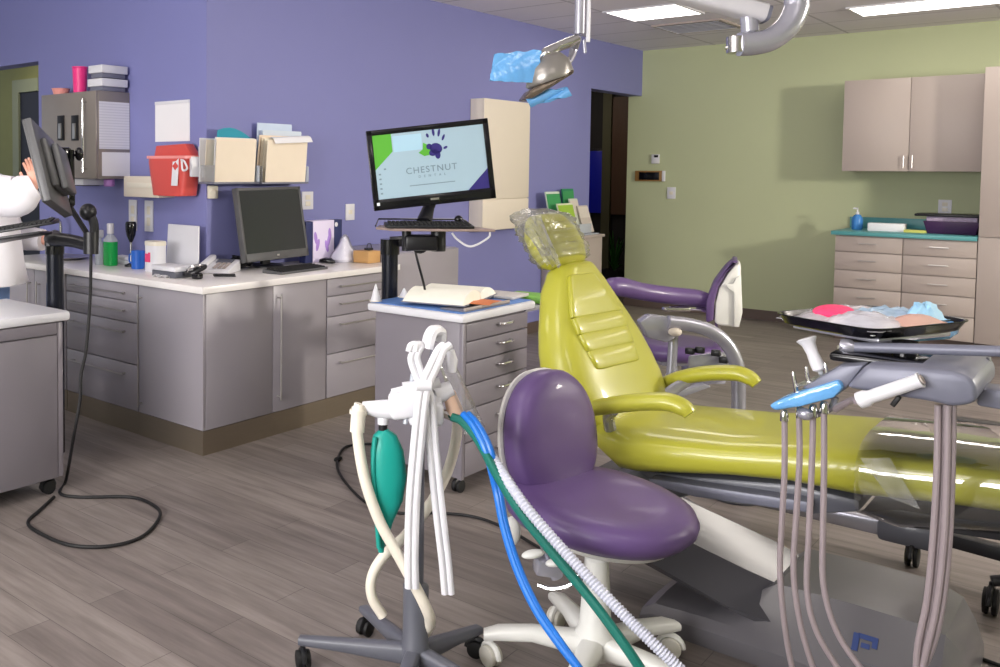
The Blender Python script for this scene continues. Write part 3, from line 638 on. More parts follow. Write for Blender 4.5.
# printer / flat box
q = onc(172, 268); q = V((Yp(171, 268, 3.26).x, 3.27, ZT)); t = thing('card_reader', 'flat white and grey desktop unit before the white board', 'device', q)
MB().box(q+V((.0, 0, .018)), (.21, .13, .034), .004).build('base', m_greyd, t); MB().box(q+V((0, 0, .05)), (.22, .14, .028), .006).build('lid', m_white, t)
b = MB().sheet([[q+V((-.06+.03*j, -.10+.02*i, .003+.012*((i+j) % 2))) for j in range(5)] for i in range(4)], .001)
tag(b.build('crumpled_tissue', m_paper), 'crumpled white tissue in front of the flat white desktop unit', 'tissue')
# headset
q = onc(195, 278); t = thing('loupe_headband', 'silver and black looped headset lying at the worktop corner', 'headset', q)
R_ = .06
MB().tube([q+V((R_*math.cos(a), R_*math.sin(a)*.9, .02+.045*(1+math.sin(a+.6))*.5)) for a in [2*PI*i/28 for i in range(28)]], .012, 8, closed=True).build('outer_band', m_black, t)
MB().tube([q+V((.048*math.cos(a), .042*math.sin(a), .045+.03*math.sin(a+2))) for a in [2*PI*i/28 for i in range(28)]], .009, 8, closed=True).build('inner_band', m_chrome, t)
MB().box(q+V((.055, -.03, .018)), (.05, .05, .034), .01).build('lamp_block', m_blackg, t)
# phone
q = onc(219, 272); t = thing('desk_phone', 'white desk phone with grey display at the worktop corner', 'phone', q, .45)
MB().prism([(-.1, -.1, .001), (-.1, .1, .001), (-.1, .1, .07), (-.1, -.1, .02)], (.2, 0, 0), .006).build('base', m_white, t, world=False)
MB().box((.02, .05, .062), (.1, .06, .006), .001, rot=(.245, 0, 0)).build('display', m_greyd, t, world=False)
MB().box((-.075, .0, .058), (.045, .2, .03), .012, rot=(.245, 0, 0)).build('handset', m_white, t, world=False)
k_ = MB()
for i in range(4):
    for j in range(3): k_.box((.0+.03*j, -.07+.025*i, .034+.0062*i), (.02, .016, .006), .001, rot=(.245, 0, 0))
k_.build('keypad', m_lamw, t, world=False)
coil = []
q2 = onc(214, 277)
for i in range(140):
    s_ = i/139; a = i*.9; c = q2.lerp(onc(235, 277.2), s_)+V((0, 0, .011)); coil.append(c+V((0, .007*math.cos(a), .007*math.sin(a))))
tag(MB().tube(coil, .0028, 6).build('phone_cord', m_black), 'black coiled phone cord lying in front of the white phone', 'cord')
# black cable heap
cb = MB(); cc = V((-4.08, 3.8, ZT))
for i in range(7):
    rr_ = random.Random(i); pts = []
    for k in range(8): pts.append(cc+V((rr_.uniform(-.05, .05), rr_.uniform(-.1, .1), .008+rr_.uniform(0, .09)*math.sin(PI*k/7)+.004)))
    cb.tube(spl(pts, 5), .006, 6)
tag(cb.build('cable_bundle', m_black), 'black cable tangle on the worktop behind the phone', 'cables')
# switched off monitor
bl, br_, tl_, tr_ = Xp(244, 263, -3.95), Xp(307, 255.5, -3.99), Xp(236.7, 187.3, -4.03), Xp(300.5, 187.3, -4.07)
M = frame((bl+br_+tl_+tr_)/4, br_-bl, tl_-bl); w_, h_ = ((br_-bl).length+(tr_-tl_).length)/2, ((tl_-bl).length+(tr_-br_).length)/2
def monitor(M, w, h, t, screen_m, bez=.018, chin=.03, dep=.035, shell=m_black):
    sh = MB().box((0, 0, -dep/2), (w, h, dep), .004, M=M)
    sh.box((0, 0, -dep-.012), (w*.62, h*.6, .03), .012, M=M); sh.build('case', shell, t)
    b = MB(); b.box((0, h/2-bez/2, .003), (w, bez, .008), .002, M=M).box((0, -h/2+chin/2, .003), (w, chin, .008), .002, M=M)
    b.box((-w/2+bez/2, 0, .003), (bez, h, .008), .002, M=M).box((w/2-bez/2, 0, .003), (bez, h, .008), .002, M=M).build('bezel', shell, t)
    return MB().box((0, (chin-bez)/2, .002), (w-2*bez, h-bez-chin, .003), M=M).build('screen', screen_m, t, smooth=0)
sb = V((M.translation.x-.06, M.translation.y, ZT))
t = thing('computer_monitor', 'switched-off black monitor on the white worktop', 'monitor', sb)
m_dell = mat('charcoal_plastic', (84, 84, 86), .4)
monitor(M, w_, h_, t, m_screen, shell=m_dell, chin=.05)
MB().lathe(sb+V((0, 0, .0005)), [(.11, 0), (.11, .008), (.1, .014), (.03, .018)]).build('stand_base', m_black, t)
MB().box(sb+V((-.02, 0, .12)), (.03, .07, .22), .006, rot=(0, -.1, 0)).build('stand_neck', m_black, t)
bz = MB().box((0, -h_/2+.026, .0075), (.022, .011, .002), .002, M=M).build('badge', m_steel, t)
# keyboard + mouse on worktop
ka, kb, kc = Zp(281, 273.5, ZT+.01), Zp(327.5, 267.5, ZT+.01), Zp(263, 266.5, ZT+.01)
def keyboard(c, ex, ey, L_, W_, lab, tilt=0., shell=m_black):
    M = frame(c, ex, ey); t = thing('keyboard', lab, 'keyboard', c)
    MB().prism([M @ V((-L_/2, -W_/2, 0)), M @ V((-L_/2, W_/2, 0)), M @ V((-L_/2, W_/2, .022)), M @ V((-L_/2, -W_/2, .012))], M.to_3x3() @ V((L_, 0, 0)), .003).build('case', shell, t)
    k = MB()
    for i in range(5):
        for j in range(19):
            k.box((-L_/2+.022+j*(L_-.044)/18, -W_/2+.02+i*(W_-.05)/4, .0165+.0022*i), ((L_-.044)/18*.8, .014, .008), .001, M=M, seg=1)
    k.build('keys', m_rubber, t)
    return t
kdir = (kb-ka); kL = min(.44, kdir.length); kW = .15
kc_ = (ka+kb)/2 + V((-1, 0, 0))*kW/2; kc_.z = ZT+.001
keyboard(kc_, kdir.normalized(), V((-1, 0, 0)), kL, kW, 'black keyboard lying on the white worktop before the dark monitor', shell=m_dell)
q = onc(327, 263); t = thing('computer_mouse', 'black mouse right of the keyboard on the white worktop', 'mouse', q, .3)
MB().loft([ring(V((x, 0, .001+h/2)), V((0, w, 0)), V((0, 0, h/2)), 2.5, 16) for x, w, h in ((-.055, .012, .012), (-.045, .026, .026), (-.01, .032, .036), (.03, .03, .03), (.05, .022, .018), (.056, .01, .01))]).build('shell', m_blackg, t, world=False)
MB().lathe((.03, 0, .031), [(.004, -.002), (.006, 0), (.004, .004)], 10).build('wheel', m_greyd, t, world=False)
# glove box (tri colour cartons) + tissue
q0, q1 = Xp(306, 262, -4.02), Xp(343, 257, -4.02)
yy = [Xp(x, 258, -4.02).y for x in (306, 313, 334, 342)]; zt_ = Xp(322, 220.5, -4.02).z
m_navy = mat('navy_card', (36, 44, 92), .6); m_lil = mat('lilac_white_card', (224, 214, 240), .6)
t = thing('glove_carton', 'white carton with lilac flowers and navy ends right of the dark monitor', 'carton', (-4.08, (yy[0]+yy[3])/2, ZT))
MB().bx(-4.09, -4.02, yy[1]+.001, yy[2]-.001, ZT+.0005, zt_, .002).build('middle_box', m_lil, t)
MB().bx(-4.08, -4.022, yy[0], yy[1], ZT+.0005, zt_-.005, .002).build('left_end', m_navy, t)
MB().bx(-4.08, -4.022, yy[2], yy[3], ZT+.0005, zt_, .002).build('right_end', m_navy, t)
fl = MB()
for (px, py, a) in ((316, 238, .2), (318, 245, -.3), (329, 240, -.2), (327, 246, .3), (330, 234, .1)):
    c = Xp(px, py, -4.018); fl.ell((-4.0195, c.y, c.z), (.0025, .016, .042), rot=(a, 0, 0), k=12, h=8)
fl.build('flower_print', mat('lilac_print', (166, 132, 210), .6), t)
c = Xp(334.5, 232, -4.02); MB().ell((-4.022, c.y+.02, c.z+.05), (.003, .016, .016), k=12, h=8).build('round_mark', m_white, t)
q = V((-3.93, Xp(343, 258, -3.93).y, ZT)); q.y = onc(342, 261).y*.5+q.y*.5
t = thing('tissue_pack', 'clear plastic pack of white tissues beside the lilac carton', 'tissues', q)
MB().loft([ring(q+V((0, 0, z)), V((.07*f, 0, 0)), V((0, .095*f, 0)), 3, 20) for z, f in ((.0005, .9), (.02, 1), (.05, .86), (.1, .42), (.15, .2), (.165, .1))]).build('pack', mat('white_tissue', (232, 230, 244), .6, bump=.8, bscale=20), t)
MB().loft([ring(q+V((.004, .0, z)), V((.078*f, 0, 0)), V((0, .103*f, 0)), 3, 20) for z, f in ((.001, 1), (.02, 1.05), (.055, .9), (.11, .46), (.165, .24), (.18, .1))]).build('film', m_clear, t)
# wooden box
q = V((-3.79, 4.68, ZT)); t = thing('wooden_box', 'small tan wooden box with black clips at the worktop end', 'box', q)
MB().box(q+V((0, 0, .04)), (.13, .125, .078), .003).build('box', m_tan, t)
MB().box(q+V((0, .02, .088)), (.04, .05, .016), .004).tube(spl([q+V((0, .0, .09)), q+V((0, .01, .12)), q+V((0, .04, .12)), q+V((0, .05, .09))]), .003, 6).build('clip', m_black, t)
# gold ring-ish tray near the sink at the left end of the worktop
q = onc(75, 256); q.y = 3.4; q.x = Yp(68, 256, 3.4).x
t = thing('instrument_dish', 'shallow steel dish at the left end of the worktop', 'dish', q)
MB().lathe(q, [(.08, .0005), (.1, .002), (.15, .015), (.152, .017), (.1, .006), (.001, .005)], caps=False).build('dish', m_steel, t)
q = V((Yp(61, 240, 3.52).x, 3.52, ZT)); t = thing('tap', 'small chrome tap on the worktop behind the black pole', 'tap', q)
MB().lathe(q, [(.026, 0), (.026, .008), (.012, .012), (.012, .2)]).tube(spl([q+V((0, 0, .19)), q+V((0, -.01, .24)), q+V((0, -.08, .26)), q+V((0, -.11, .22))]), .01).build('spout', m_chrome, t)
MB().box(q+V((.03, 0, .1)), (.05, .012, .012), .004).build('lever', m_chrome, t)

# brochures on the reception cabinet
BZ = .897
t = thing('brochure_holder', 'clear stepped brochure holder on the beige-grey cabinet', 'holder', (-4.0, 8.0, BZ))
yb0, yb1 = 7.76, 8.3
MB().bx(-4.16, -3.88, yb0, yb1, BZ+.0005, BZ+.012, .002).build('base', m_clearhose, t)
for k in range(3): MB().bx(-4.14+.09*k, -4.134+.09*k, yb0, yb1, BZ+.0125, BZ+.16-.03*k, .001).build('divider', m_clearhose, t)
def brochure(px0, px1, pyt, x, m, lab, lean=.05):
    a, b = Xp(px0, pyt, x), Xp(px1, pyt+1, x)
    t = thing('brochure', lab, 'brochure', (x, (a.y+b.y)/2, BZ+.014))
    MB().prism([(x-lean*0, a.y+.06, BZ+.014), (x, b.y+.06, BZ+.014), (x-lean, b.y, a.z), (x-lean, a.y, a.z)], (-.012, 0, 0)).build('leaf', m, t, smooth=0)
    hh = a.z-BZ-.014
    MB().prism([(x-lean*.55+.001, a.y+.03, BZ+.014+hh*.55), (x-lean*.55+.001, b.y+.022, BZ+.014+hh*.55), (x-lean*.95+.001, b.y-.002+.003, BZ+.014+hh*.95), (x-lean*.95+.001, a.y+.008, BZ+.014+hh*.95)], (.0015, 0, 0)).build('cover_print', mat(lab.split(',')[0].replace(' ', '_')[:30]+'_print', (150, 186, 60) if 'lime' in lab else ((60, 150, 90) if 'green' in lab else (214, 206, 196)), .5), t, smooth=0)
m_brw = mat('brochure_white', (206, 210, 196), .6)
brochure(550.5, 564, 192, -4.02, mat('brochure_green', (206, 218, 200), .5), 'white and green leaning brochure, leftmost in the clear holder')
brochure(564, 575, 189, -4.10, mat('brochure_teal', (40, 130, 92), .5), 'dark green brochure at the back of the clear holder', .02)
brochure(562, 577, 204, -3.93, mat('brochure_lime', (214, 222, 190), .5), 'lime brochure at the front of the clear holder')
brochure(574, 582, 199, -4.01, m_brw, 'tall pale brochure second from right in the clear holder')
brochure(582, 592, 206, -3.98, mat('brochure_cream', (198, 188, 178), .6), 'cream brochure rightmost in the clear holder')

# ================================================================== MOBILE CARTS
RH = V((math.cos(YAW), -math.sin(YAW), 0)); FH = V((math.sin(YAW), math.cos(YAW), 0)); ZV = V((0, 0, 1))
def caster(mb_f, mb_w, c, r=.03, ang=0.):
    c = V(c); a = V((math.cos(ang), math.sin(ang), 0))
    for s in (-1, 1):
        p = c+a*s*.013+V((0, 0, r)); mb_w.lathe(p-a*.009, [(r*.7, 0), (r*.97, .002), (r, .006), (r, .012), (r*.97, .016), (r*.7, .018)], 18, axis=a)
    n = V((-a.y, a.x, 0))
    mb_f.tube([c+V((0, 0, r))+n*(r*1.12*math.cos(t))+V((0, 0, r*1.12*math.sin(t))) for t in [PI*k/10 for k in range(11)]], .009, 6, flat=1.)
    mb_f.cyl(c+V((0, 0, 2*r)), c+V((0, 0, 2*r+.022)), .007, k=8)
def casters(t, pts, r=.03, mw=None, mf=None, angs=None):
    for i, p in enumerate(pts):
        f, w = MB(), MB(); caster(f, w, p, r, (angs[i] if angs else .6*i))
        c = f.build('caster', mf or m_black, t); w.build('wheel', mw or m_rubber, c)
bx_, by0, by1 = -2.29, 3.53, 4.12
t = thing('mobile_cart', 'grey drawer cart with blue-topped white worktop, black pole behind, middle of room', 'cart', (-2.55, 3.82, 0))
MB().bx(-2.81, -2.311, by0+.012, by1, .07, .80, .006).build('body', m_lamd, t)
MB().bx(-2.845, -2.283, 3.518, 4.185, .80, .84, .012).build('worktop', m_white, t)
MB().bx(-2.835, -2.30, 3.535, 4.165, .8405, .846, .003).build('blue_mat', mat('blue_mat', (92, 132, 196), .5, var=.1), t)
dzs = [.795, .71, .612, .506, .393, .237, .075]
for k in range(6):
    d = MB().bx(-2.31, bx_, by0+.03, by1-.004, dzs[k+1]+.003, dzs[k]-.003, .003).build('drawer', m_lamd, t)
    zz = (dzs[k]+dzs[k+1])/2+.012; yc = (by0+by1)/2+.06
    MB().tube(spl([(bx_, yc-.055, zz), (bx_+.022, yc-.05, zz), (bx_+.026, yc, zz), (bx_+.022, yc+.05, zz), (bx_, yc+.055, zz)], 4), .007, 8).build('handle', m_chrome, d)
MB().bx(-2.312, -2.289, by0+.002, by0+.027, .07, .797, .004).build('corner_post', m_lamd, t)
casters(t, [(-2.33, 3.57, 0), (-2.33, 4.07, 0), (-2.77, 3.57, 0), (-2.77, 4.07, 0)], .03)
px_, py_ = -2.9, 3.772
MB().cyl((px_, py_, .1), (px_, py_, 1.06), .042, k=24).build('pole', m_blk2, t)
MB().bx(-2.86, -2.81, py_-.05, py_+.05, .2, .3, .004).bx(-2.86, -2.81, py_-.05, py_+.05, .6, .7, .004).build('pole_bracket', m_black, t)
MB().cyl((px_, py_, 1.0605), (px_, py_, 1.14), .05, k=24).build('pole_collar', m_blackg, t)
TF = Dp(444, 229, 4.15)    # keyboard tray front middle
ex = RH.copy(); ey = FH.copy()
tz = TF.z
arm_end = V((TF.x, TF.y, 0))+ey*.13-ex*.09
ar = MB().tube(spl([(px_, py_, 1.125), (px_+.09, py_+.05, 1.13), (arm_end.x, arm_end.y, 1.135)], 6), .035, 12, flat=.8)
ar.box((arm_end.x, arm_end.y, 1.16), (.15, .12, .07), .012, rot=(0, 0, -YAW)).cyl((arm_end.x+.06, arm_end.y+.06, 1.12), (arm_end.x+.06, arm_end.y+.06, tz-.014), .035).cyl((arm_end.x-.05, arm_end.y-.04, 1.12), (arm_end.x-.05, arm_end.y-.04, tz-.014), .022)
ar.build('swing_arm', m_black, t)
MT = frame((TF.x, TF.y, tz), ex, ey)
MB().prism([MT @ V(p) for p in ((-.225, 0, -.012), (.235, 0, -.012), (.16, .27, -.012), (-.27, .27, -.012), (-.3, .12, -.012))], (0, 0, .012), .004).build('keyboard_tray', mat('taupe_tray', (150, 132, 126), .4), t)
MB().tube([MT @ V(p) for p in ((-.3, .13, .004), (-.275, .262, .03), (.13, .262, .03), (.15, .255, .02))], .004, 8).build('tray_rail', m_blackg, t)
MB().tube(spl([Dp(452, 233, 4.2), Dp(458, 240, 4.2), Dp(471, 246.5, 4.2), Dp(488, 238, 4.2), Dp(490, 232, 4.2)], 6), .005, 6).build('cable_loop', m_white, t)
MB().tube(spl([Dp(415, 249, 4.3), Dp(418, 262, 4.4), Dp(424, 285, 4.45), Dp(426, 300, 4.5)], 6), .006, 6).build('cable', m_black, t)
kc2 = MT @ V((-.06, .075, .001))
keyboard(kc2, ex, ey, .40, .14, 'black keyboard on the raised tray below the lit monitor')
q = MT @ V((.1, .2, .001)); t = thing('mouse_ball', 'black trackball mouse on the raised tray under the lit monitor', 'mouse', q)
MB().lathe(q, [(.03, 0), (.035, .006), (.03, .02), (.02, .026)]).build('body', m_black, t); MB().ell(q+V((0, 0, .032)), .02).build('ball', m_blackg, t)
# lit monitor with practice logo
md = 4.36
TLc, TRc, BRc, BLc = (Dp(368.6, 131, md), Dp(490.2, 118.2, md), Dp(491.9, 198.1, md), Dp(372.9, 211.3, md))
M = frame((TLc+TRc+BRc+BLc)/4, (TRc+BRc)-(TLc+BLc), (TLc+TRc)-(BLc+BRc))
MW, MH = (TRc-TLc).length, (TLc-BLc).length
fb = MT @ V((-.06, .222, .001))
t = thing('computer_monitor', 'lit widescreen monitor showing a practice logo above the middle cart', 'monitor', fb)
scr = monitor(M, MW, MH, t, mat('screen_pale_blue', (158, 182, 196), .3, var=.02, emit=(158, 184, 198), estr=.14), bez=.026, chin=.052, shell=m_blackg)
MB().box(fb+V((0, 0, .012)), (.2, .14, .022), .008, rot=(0, 0, -YAW)).build('stand_base', m_blackg, t)
nk = M @ V((-.0, -MH*.38, -.05)); MB().tube([fb+V((0, 0, .02)), fb.lerp(nk, .6)+FH*.02, nk], [.04, .03, .035], 12, flat=.7).build('stand_neck', m_black, t)
sw, sh = MW-.052, MH-.078; sy = .013; S = M @ Matrix.Translation((0, sy, .0037))
def spoly(name, pts, m, z=0.): MB().prism([S @ V((p[0]*sw/2, p[1]*sh/2, z)) for p in pts], M.to_3x3() @ V((0, 0, .0006))).build(name, m, scr, smooth=0)
m_sg = mat('screen_green', (86, 166, 52), .4, emit=(80, 160, 46), estr=.15); m_sn = mat('screen_navy', (48, 40, 112), .4, emit=(46, 40, 116), estr=.12)
m_st = mat('screen_grey', (120, 138, 150), .4, emit=(110, 130, 146), estr=.1); m_sw = mat('screen_white_box', (160, 194, 212), .4, emit=(158, 194, 214), estr=.2)
spoly('green_corner', [(-1, 1), (-.66, 1), (-.66, .45), (-1, -.08)], m_sg); spoly('navy_corner', [(1, -1), (.62, -1), (1, -.38)], m_sn)
spoly('window_box', [(-.64, .92), (-.12, .92), (-.12, .42), (-.64, .42)], m_sw)
spoly('logo_leaf', [(-.2, .32), (-.12, .42), (-.1, .62), (0, .52), (.06, .36), (0, .22), (-.1, .2)], m_sg, .0002)
hp = MB()
def sell(c, r, rot): hp.prism([S @ V(((c[0]*sw/2)+(math.cos(a)*r[0]*math.cos(rot)-math.sin(a)*r[1]*math.sin(rot)), (c[1]*sh/2)+(math.cos(a)*r[0]*math.sin(rot)+math.sin(a)*r[1]*math.cos(rot)), .0004)) for a in [2*PI*k/16 for k in range(16)]], M.to_3x3() @ V((0, 0, .0006)))
for c, r, rot in (((.12, .4), (.03, .026), -.3), ((.06, .28), (.02, .016), .2), ((.14, .2), (.013, .02), 0), ((.0, .48), (.014, .014), 0), ((-.01, .83), (.006, .011), .3), ((.1, .92), (.006, .02), .05), ((.2, .88), (.006, .019), -.25), ((.27, .72), (.0055, .016), -.45), ((.29, .4), (.011, .006), .4)): sell(c, r, rot)
hp.build('logo_handprint', m_sn, scr, smooth=0)
text_mesh('CHESTNUT', .043, S @ Matrix.Translation((0, -.22*sh/2, .0006)), 'logo_text', m_st, scr, spacing=1.18)
text_mesh('D E N T A L', .016, S @ Matrix.Translation((0, -.42*sh/2, .0006)), 'logo_text', m_st, scr, spacing=1.6)
spoly('tagline_bar', [(-.42, -.665), (.4, -.665), (.4, -.69), (-.42, -.69)], m_st)
for k in range(6): spoly('desktop_icon', [(-.95+.1*(k == 0), -.05-.15*k), (-.91+.1*(k == 0), -.05-.15*k), (-.91+.1*(k == 0), -.1-.15*k), (-.95+.1*(k == 0), -.1-.15*k)], m_st)
MB().box((0, -MH/2+.028, .008), (.04, .01, .002), M=M).build('badge', m_steel, t); MB().box((-MW/2+.022, -MH/2+.03, .008), (.014, .014, .002), M=M).build('power_light', mat('power_white', (230, 235, 240), .3), t)
# on the cart top
TZ = .847
bk = V((-2.56, 3.83, TZ+.0065))
t = thing('open_book', 'open cream-paged book lying on the middle cart', 'book', bk)
ang = Matrix.Rotation(.25, 3, 'Z')
def bp(u, v, z): return bk+ang @ V((u*1.15, v*1.12, z*1.05))
cov = [[bp(-.14+.28*i/1, -.23+.46*j/6, .001+.006*abs(j-3)/3) for j in range(7)] for i in range(2)]
MB().sheet(cov, .004).build('cover', m_slate, t)
for s, nm in ((-1, 'left'), (1, 'right')):
    R_ = []
    for j in range(9):
        y = s*(.004+.225*j/8); th = .05*math.sin(PI*min(1, .16+j/8*.84))**.8*(1 if s < 0 else .8)+.006
        R_.append([bp(-.135, y, .008+.004*j/8), bp(.135, y, .008+.004*j/8), bp(.13, y, .01+th), bp(-.13, y, .01+th)])
    MB().loft(R_).build('page_block', mat('cream_pages', (246, 244, 232), .8, var=.04, scale=30), t, smooth=60)
MB().sheet([[bp(.12+.05*i, -.16+.06*j, .012+.004*math.sin(j*1.7)) for j in range(4)] for i in range(3)], .002).build('orange_flap', mat('orange_paper', (206, 120, 74), .7), t)
for (px, py, lab, h) in ((379, 297, 'small white cone at the back left corner of the middle cart', .085), (404, 297, 'small white cone beside the open book on the middle cart', .045)):
    q = Zp(px, py, TZ)
    if q.x < -2.82: q = V((-2.815, 3.55, TZ))
    t = thing('prophy_cone', lab, 'cone', q)
    MB().lathe(q, [(.026, 0), (.026, .004), (.005, h*.93), (.003, h)], 16).build('cone', m_white, t); MB().lathe(q+V((0, 0, 0)), [(.031, .0), (.031, .0035), (.0265, .0038)], 16).build('rim', m_ivory, t)
t = thing('document_tray', 'flat grey-blue tray under the right half of the open book, cart front', 'tray', (-2.38, 3.75, TZ))
MB().bx(-2.44, -2.30, 3.56, 3.96, TZ, TZ+.006, .002).build('tray', m_slate, t); MB().bx(-2.31, -2.30, 3.56, 3.96, TZ+.0065, TZ+.018, .002).build('rim', m_lamw, t)
q = V((-2.52, 4.18, TZ))
tag(MB().box((-2.47, 4.16, TZ+.008), (.22, .2, .014), .003, rot=(0, 0, .1)).build('paper_stack', mat('grey_paper', (196, 192, 190), .8)), 'thin grey paper pad at the right end of the middle cart', 'paper')
tag(MB().box((-2.42, 4.36, TZ-.02), (.22, .2, .03), .003, rot=(0, 0, .1)).build('green_binder', mat('green_binder', (118, 176, 70), .5)), 'green flat binder sticking out beyond the middle cart beside the lime chair', 'binder')
# pull-out shelf under binder
o = [x for x in COL.objects if x.name == 'mobile_cart'][0]
MB().bx(-2.55, -2.3, 4.121, 4.5, .785, .809, .003).build('side_shelf', m_silver, o)

# left cart
LX = -3.63; ly1 = 2.29; ly0 = 1.69
t = thing('mobile_cart', 'plain grey cart with white top cut by the left picture edge', 'cart', (-3.9, 2.0, 0))
MB().bx(-4.16, LX-.019, ly0, ly1-.006, .075, .80, .012).build('body', m_lamd, t)
MB().bx(LX-.0185, LX, ly0+.03, ly1-.035, .08, .738, .004).build('side_panel', m_lamd, t)
MB().bx(LX-.0185, LX, ly0+.03, ly1-.035, .743, .797, .004).build('top_drawer', m_lamd, t)
MB().bx(LX-.0185, LX-.004, ly1-.033, ly1-.002, .08, .797, .006).build('corner_post', m_lamd, t)
MB().bx(-4.19, LX+.012, ly0-.03, ly1+.03, .80, .845, .014).build('worktop', m_white, t)
casters(t, [(LX-.05, ly1-.06, 0), (LX-.05, ly0+.06, 0), (-4.11, ly1-.06, 0), (-4.11, ly0+.06, 0)], .032)
lpx = Yp(55, 270, 2.42); lpx.z = 0
MB().cyl(lpx+V((0, 0, .1)), lpx+V((0, 0, 1.08)), .042, k=24).build('pole', m_blk2, t)
MB().box(lpx+V((0, -.065, .3)), (.08, .1, .08), .004).box(lpx+V((0, -.065, .7)), (.08, .1, .08), .004).build('pole_bracket', m_black, t)
MB().cyl(lpx+V((0, 0, 1.0805)), lpx+V((0, 0, 1.17)), .046, k=24).build('pole_collar', m_blackg, t)
dL = 4.35
e0, e1 = Dp(52, 242, dL), Dp(92, 246, 4.2)
ar = MB().tube(spl([lpx+V((0, 0, 1.16)), e0+V((0, 0, .015)), (e0+e1)/2+V((0, 0, .015)), e1], 5), [.038, .034, .03, .03], 12)
ar.cyl(Dp(91, 254, 4.2), Dp(91, 232, 4.2), .035).tube([Dp(90, 238, 4.2), Dp(86, 232, 4.18), Dp(70, 207, 4.1)], .013, 8).ell(Dp(88, 212, 4.2), .04).tube(spl([Dp(90, 214, 4.2), Dp(94, 225, 4.2), Dp(94, 245, 4.2)], 4), .022, 8)
ar.build('swing_arm', m_black, t)
MB().tube([Dp(71, 150, 4.0), Dp(72, 205, 4.0)], .014, 8).box(Dp(64, 153, 4.0), (.05, .05, .05), .01).ell(Dp(79, 154, 4.02), (.02, .02, .03)).ell(Dp(70, 203, 4.0), .022).tube([Dp(58, 153, 4.0), Dp(80, 154, 4.02)], .012, 8).build('monitor_bracket', m_blackg, t)
k0, k1 = Dp(50, 236, 4.3), Dp(-4, 241, 4.1)
MB().tube([Dp(50, 246, 4.35), Dp(50, 232, 4.35)], .026, 10).prism([Dp(52, 231, 4.3), Dp(-8, 242, 4.3), Dp(-30, 241, 4.05), Dp(40, 231, 4.05)], (0, 0, -.014), .004).build('keyboard_tray', m_black, t)
kx = (Dp(44, 229, 4.17)-Dp(-22, 240, 4.17)).normalized()
keyboard(Dp(11, 232, 4.17)+V((0, 0, .004)), kx, FH, .42, .13, 'black keyboard on the tilted tray at the far left edge')
# monitor of the left cart seen from behind
nm_, fm_ = (Dp(19.5, 111, 3.62)+Dp(47, 209, 3.62))/2, (Dp(47, 148, 3.97)+Dp(66, 211, 3.97))/2
up_ = ((Dp(19.5, 111, 3.62)-Dp(47, 209, 3.62))+(Dp(47, 148, 3.97)-Dp(66, 211, 3.97))).normalized()
M = frame((nm_+fm_)/2, nm_-fm_, up_)
t = thing('computer_monitor', 'dark monitor seen edge-on from behind on the left cart arm', 'monitor', (nm_+fm_)/2)
s_ = 1 if (M.to_3x3() @ V((0, 0, 1))).dot(RH) < 0 else -1
if s_ < 0: M = frame((nm_+fm_)/2, fm_-nm_, up_)
lw = (nm_-fm_).length
monitor(M, lw, .35, t, m_screen, bez=.018, chin=.03, dep=.03, shell=m_dell)
MB().box((0, -.02, -.075), (lw*.45, .2, .03), .012, M=M).build('back_bulge', m_dell, t)
# floor cord of the left cart
pts = [Dp(91, 254, 4.2), Dp(90, 300, 4.2), Dp(86, 350, 4.15), Dp(81, 375, 4.12), Dp(80, 400, 4.1), Dp(74, 435, 4.1), Zp(66, 480, .02), Zp(60, 493, .008), Zp(80, 497, .008), Zp(130, 497, .008), Zp(153, 505, .008), Zp(160, 516, .008), Zp(143, 536, .008), Zp(110, 546, .008), Zp(70, 545, .008), Zp(38, 532, .008), Zp(28, 522, .008), Zp(40, 510, .008), Zp(54, 497, .008)]
tag(MB().tube(spl(pts, 8), .0075, 8).build('power_cord', m_rubber), 'black power cord hanging past the left drawers and looping on the floor', 'cord')
pts = [Zp(402, 446, .008), Zp(372, 444, .008), Zp(348, 446, .008), Zp(339, 455, .008), Zp(338, 470, .008), Zp(352, 490, .008), Zp(372, 506, .008), Zp(400, 513, .008), Zp(440, 513, .008), Zp(475, 517, .008), Zp(505, 528, .008), Zp(540, 548, .008)]
tag(MB().tube(spl(pts, 8), .0065, 8).ell(Zp(338, 459, .014), (.014, .03, .013)).build('power_cord', m_rubber), 'thin dark cord on the floor behind the gas stand, running to the purple stool', 'cord')

# ================================================================== PERSON at the far left
PB = Dp(-20, 240, 4.85); PB = V((PB.x, PB.y, 0))
def pp(a, b, z): return PB+RH*a+FH*b+V((0, 0, z))
t = thing('person', 'person in a white coat and light blue trousers reaching towards the left monitor', 'person', PB)
bm = bmesh.new(); sk = bm.verts.layers.skin.verify(); vs = {}
def jv(n, p, r):
    v = bm.verts.new(p); v[sk].radius = (r, r) if not isinstance(r, tuple) else r; vs[n] = v
def je(a, b): bm.edges.new((vs[a], vs[b]))
jv('pel', pp(0, 0, .96), (.15, .13)); jv('wst', pp(.0, 0, 1.12), (.13, .12)); jv('chs', pp(.02, 0, 1.32), (.15, .14)); jv('nek', pp(-.08, 0, 1.47), .06); jv('hd0', pp(-.13, 0, 1.56), .075); jv('hd1', pp(-.14, 0, 1.68), .085)
WR = Dp(36, 186, 4.62); EL = Dp(16, 197, 4.6)
jv('sr', pp(0, -.17, 1.40), .062); jv('er', EL, .043); jv('wr', WR, .03)
jv('sl', pp(0, .17, 1.40), .062); jv('el', pp(.1, .25, 1.13), .042); jv('wl', pp(.3, .2, 1.1), .03); jv('hl', pp(.38, .19, 1.1), .026)
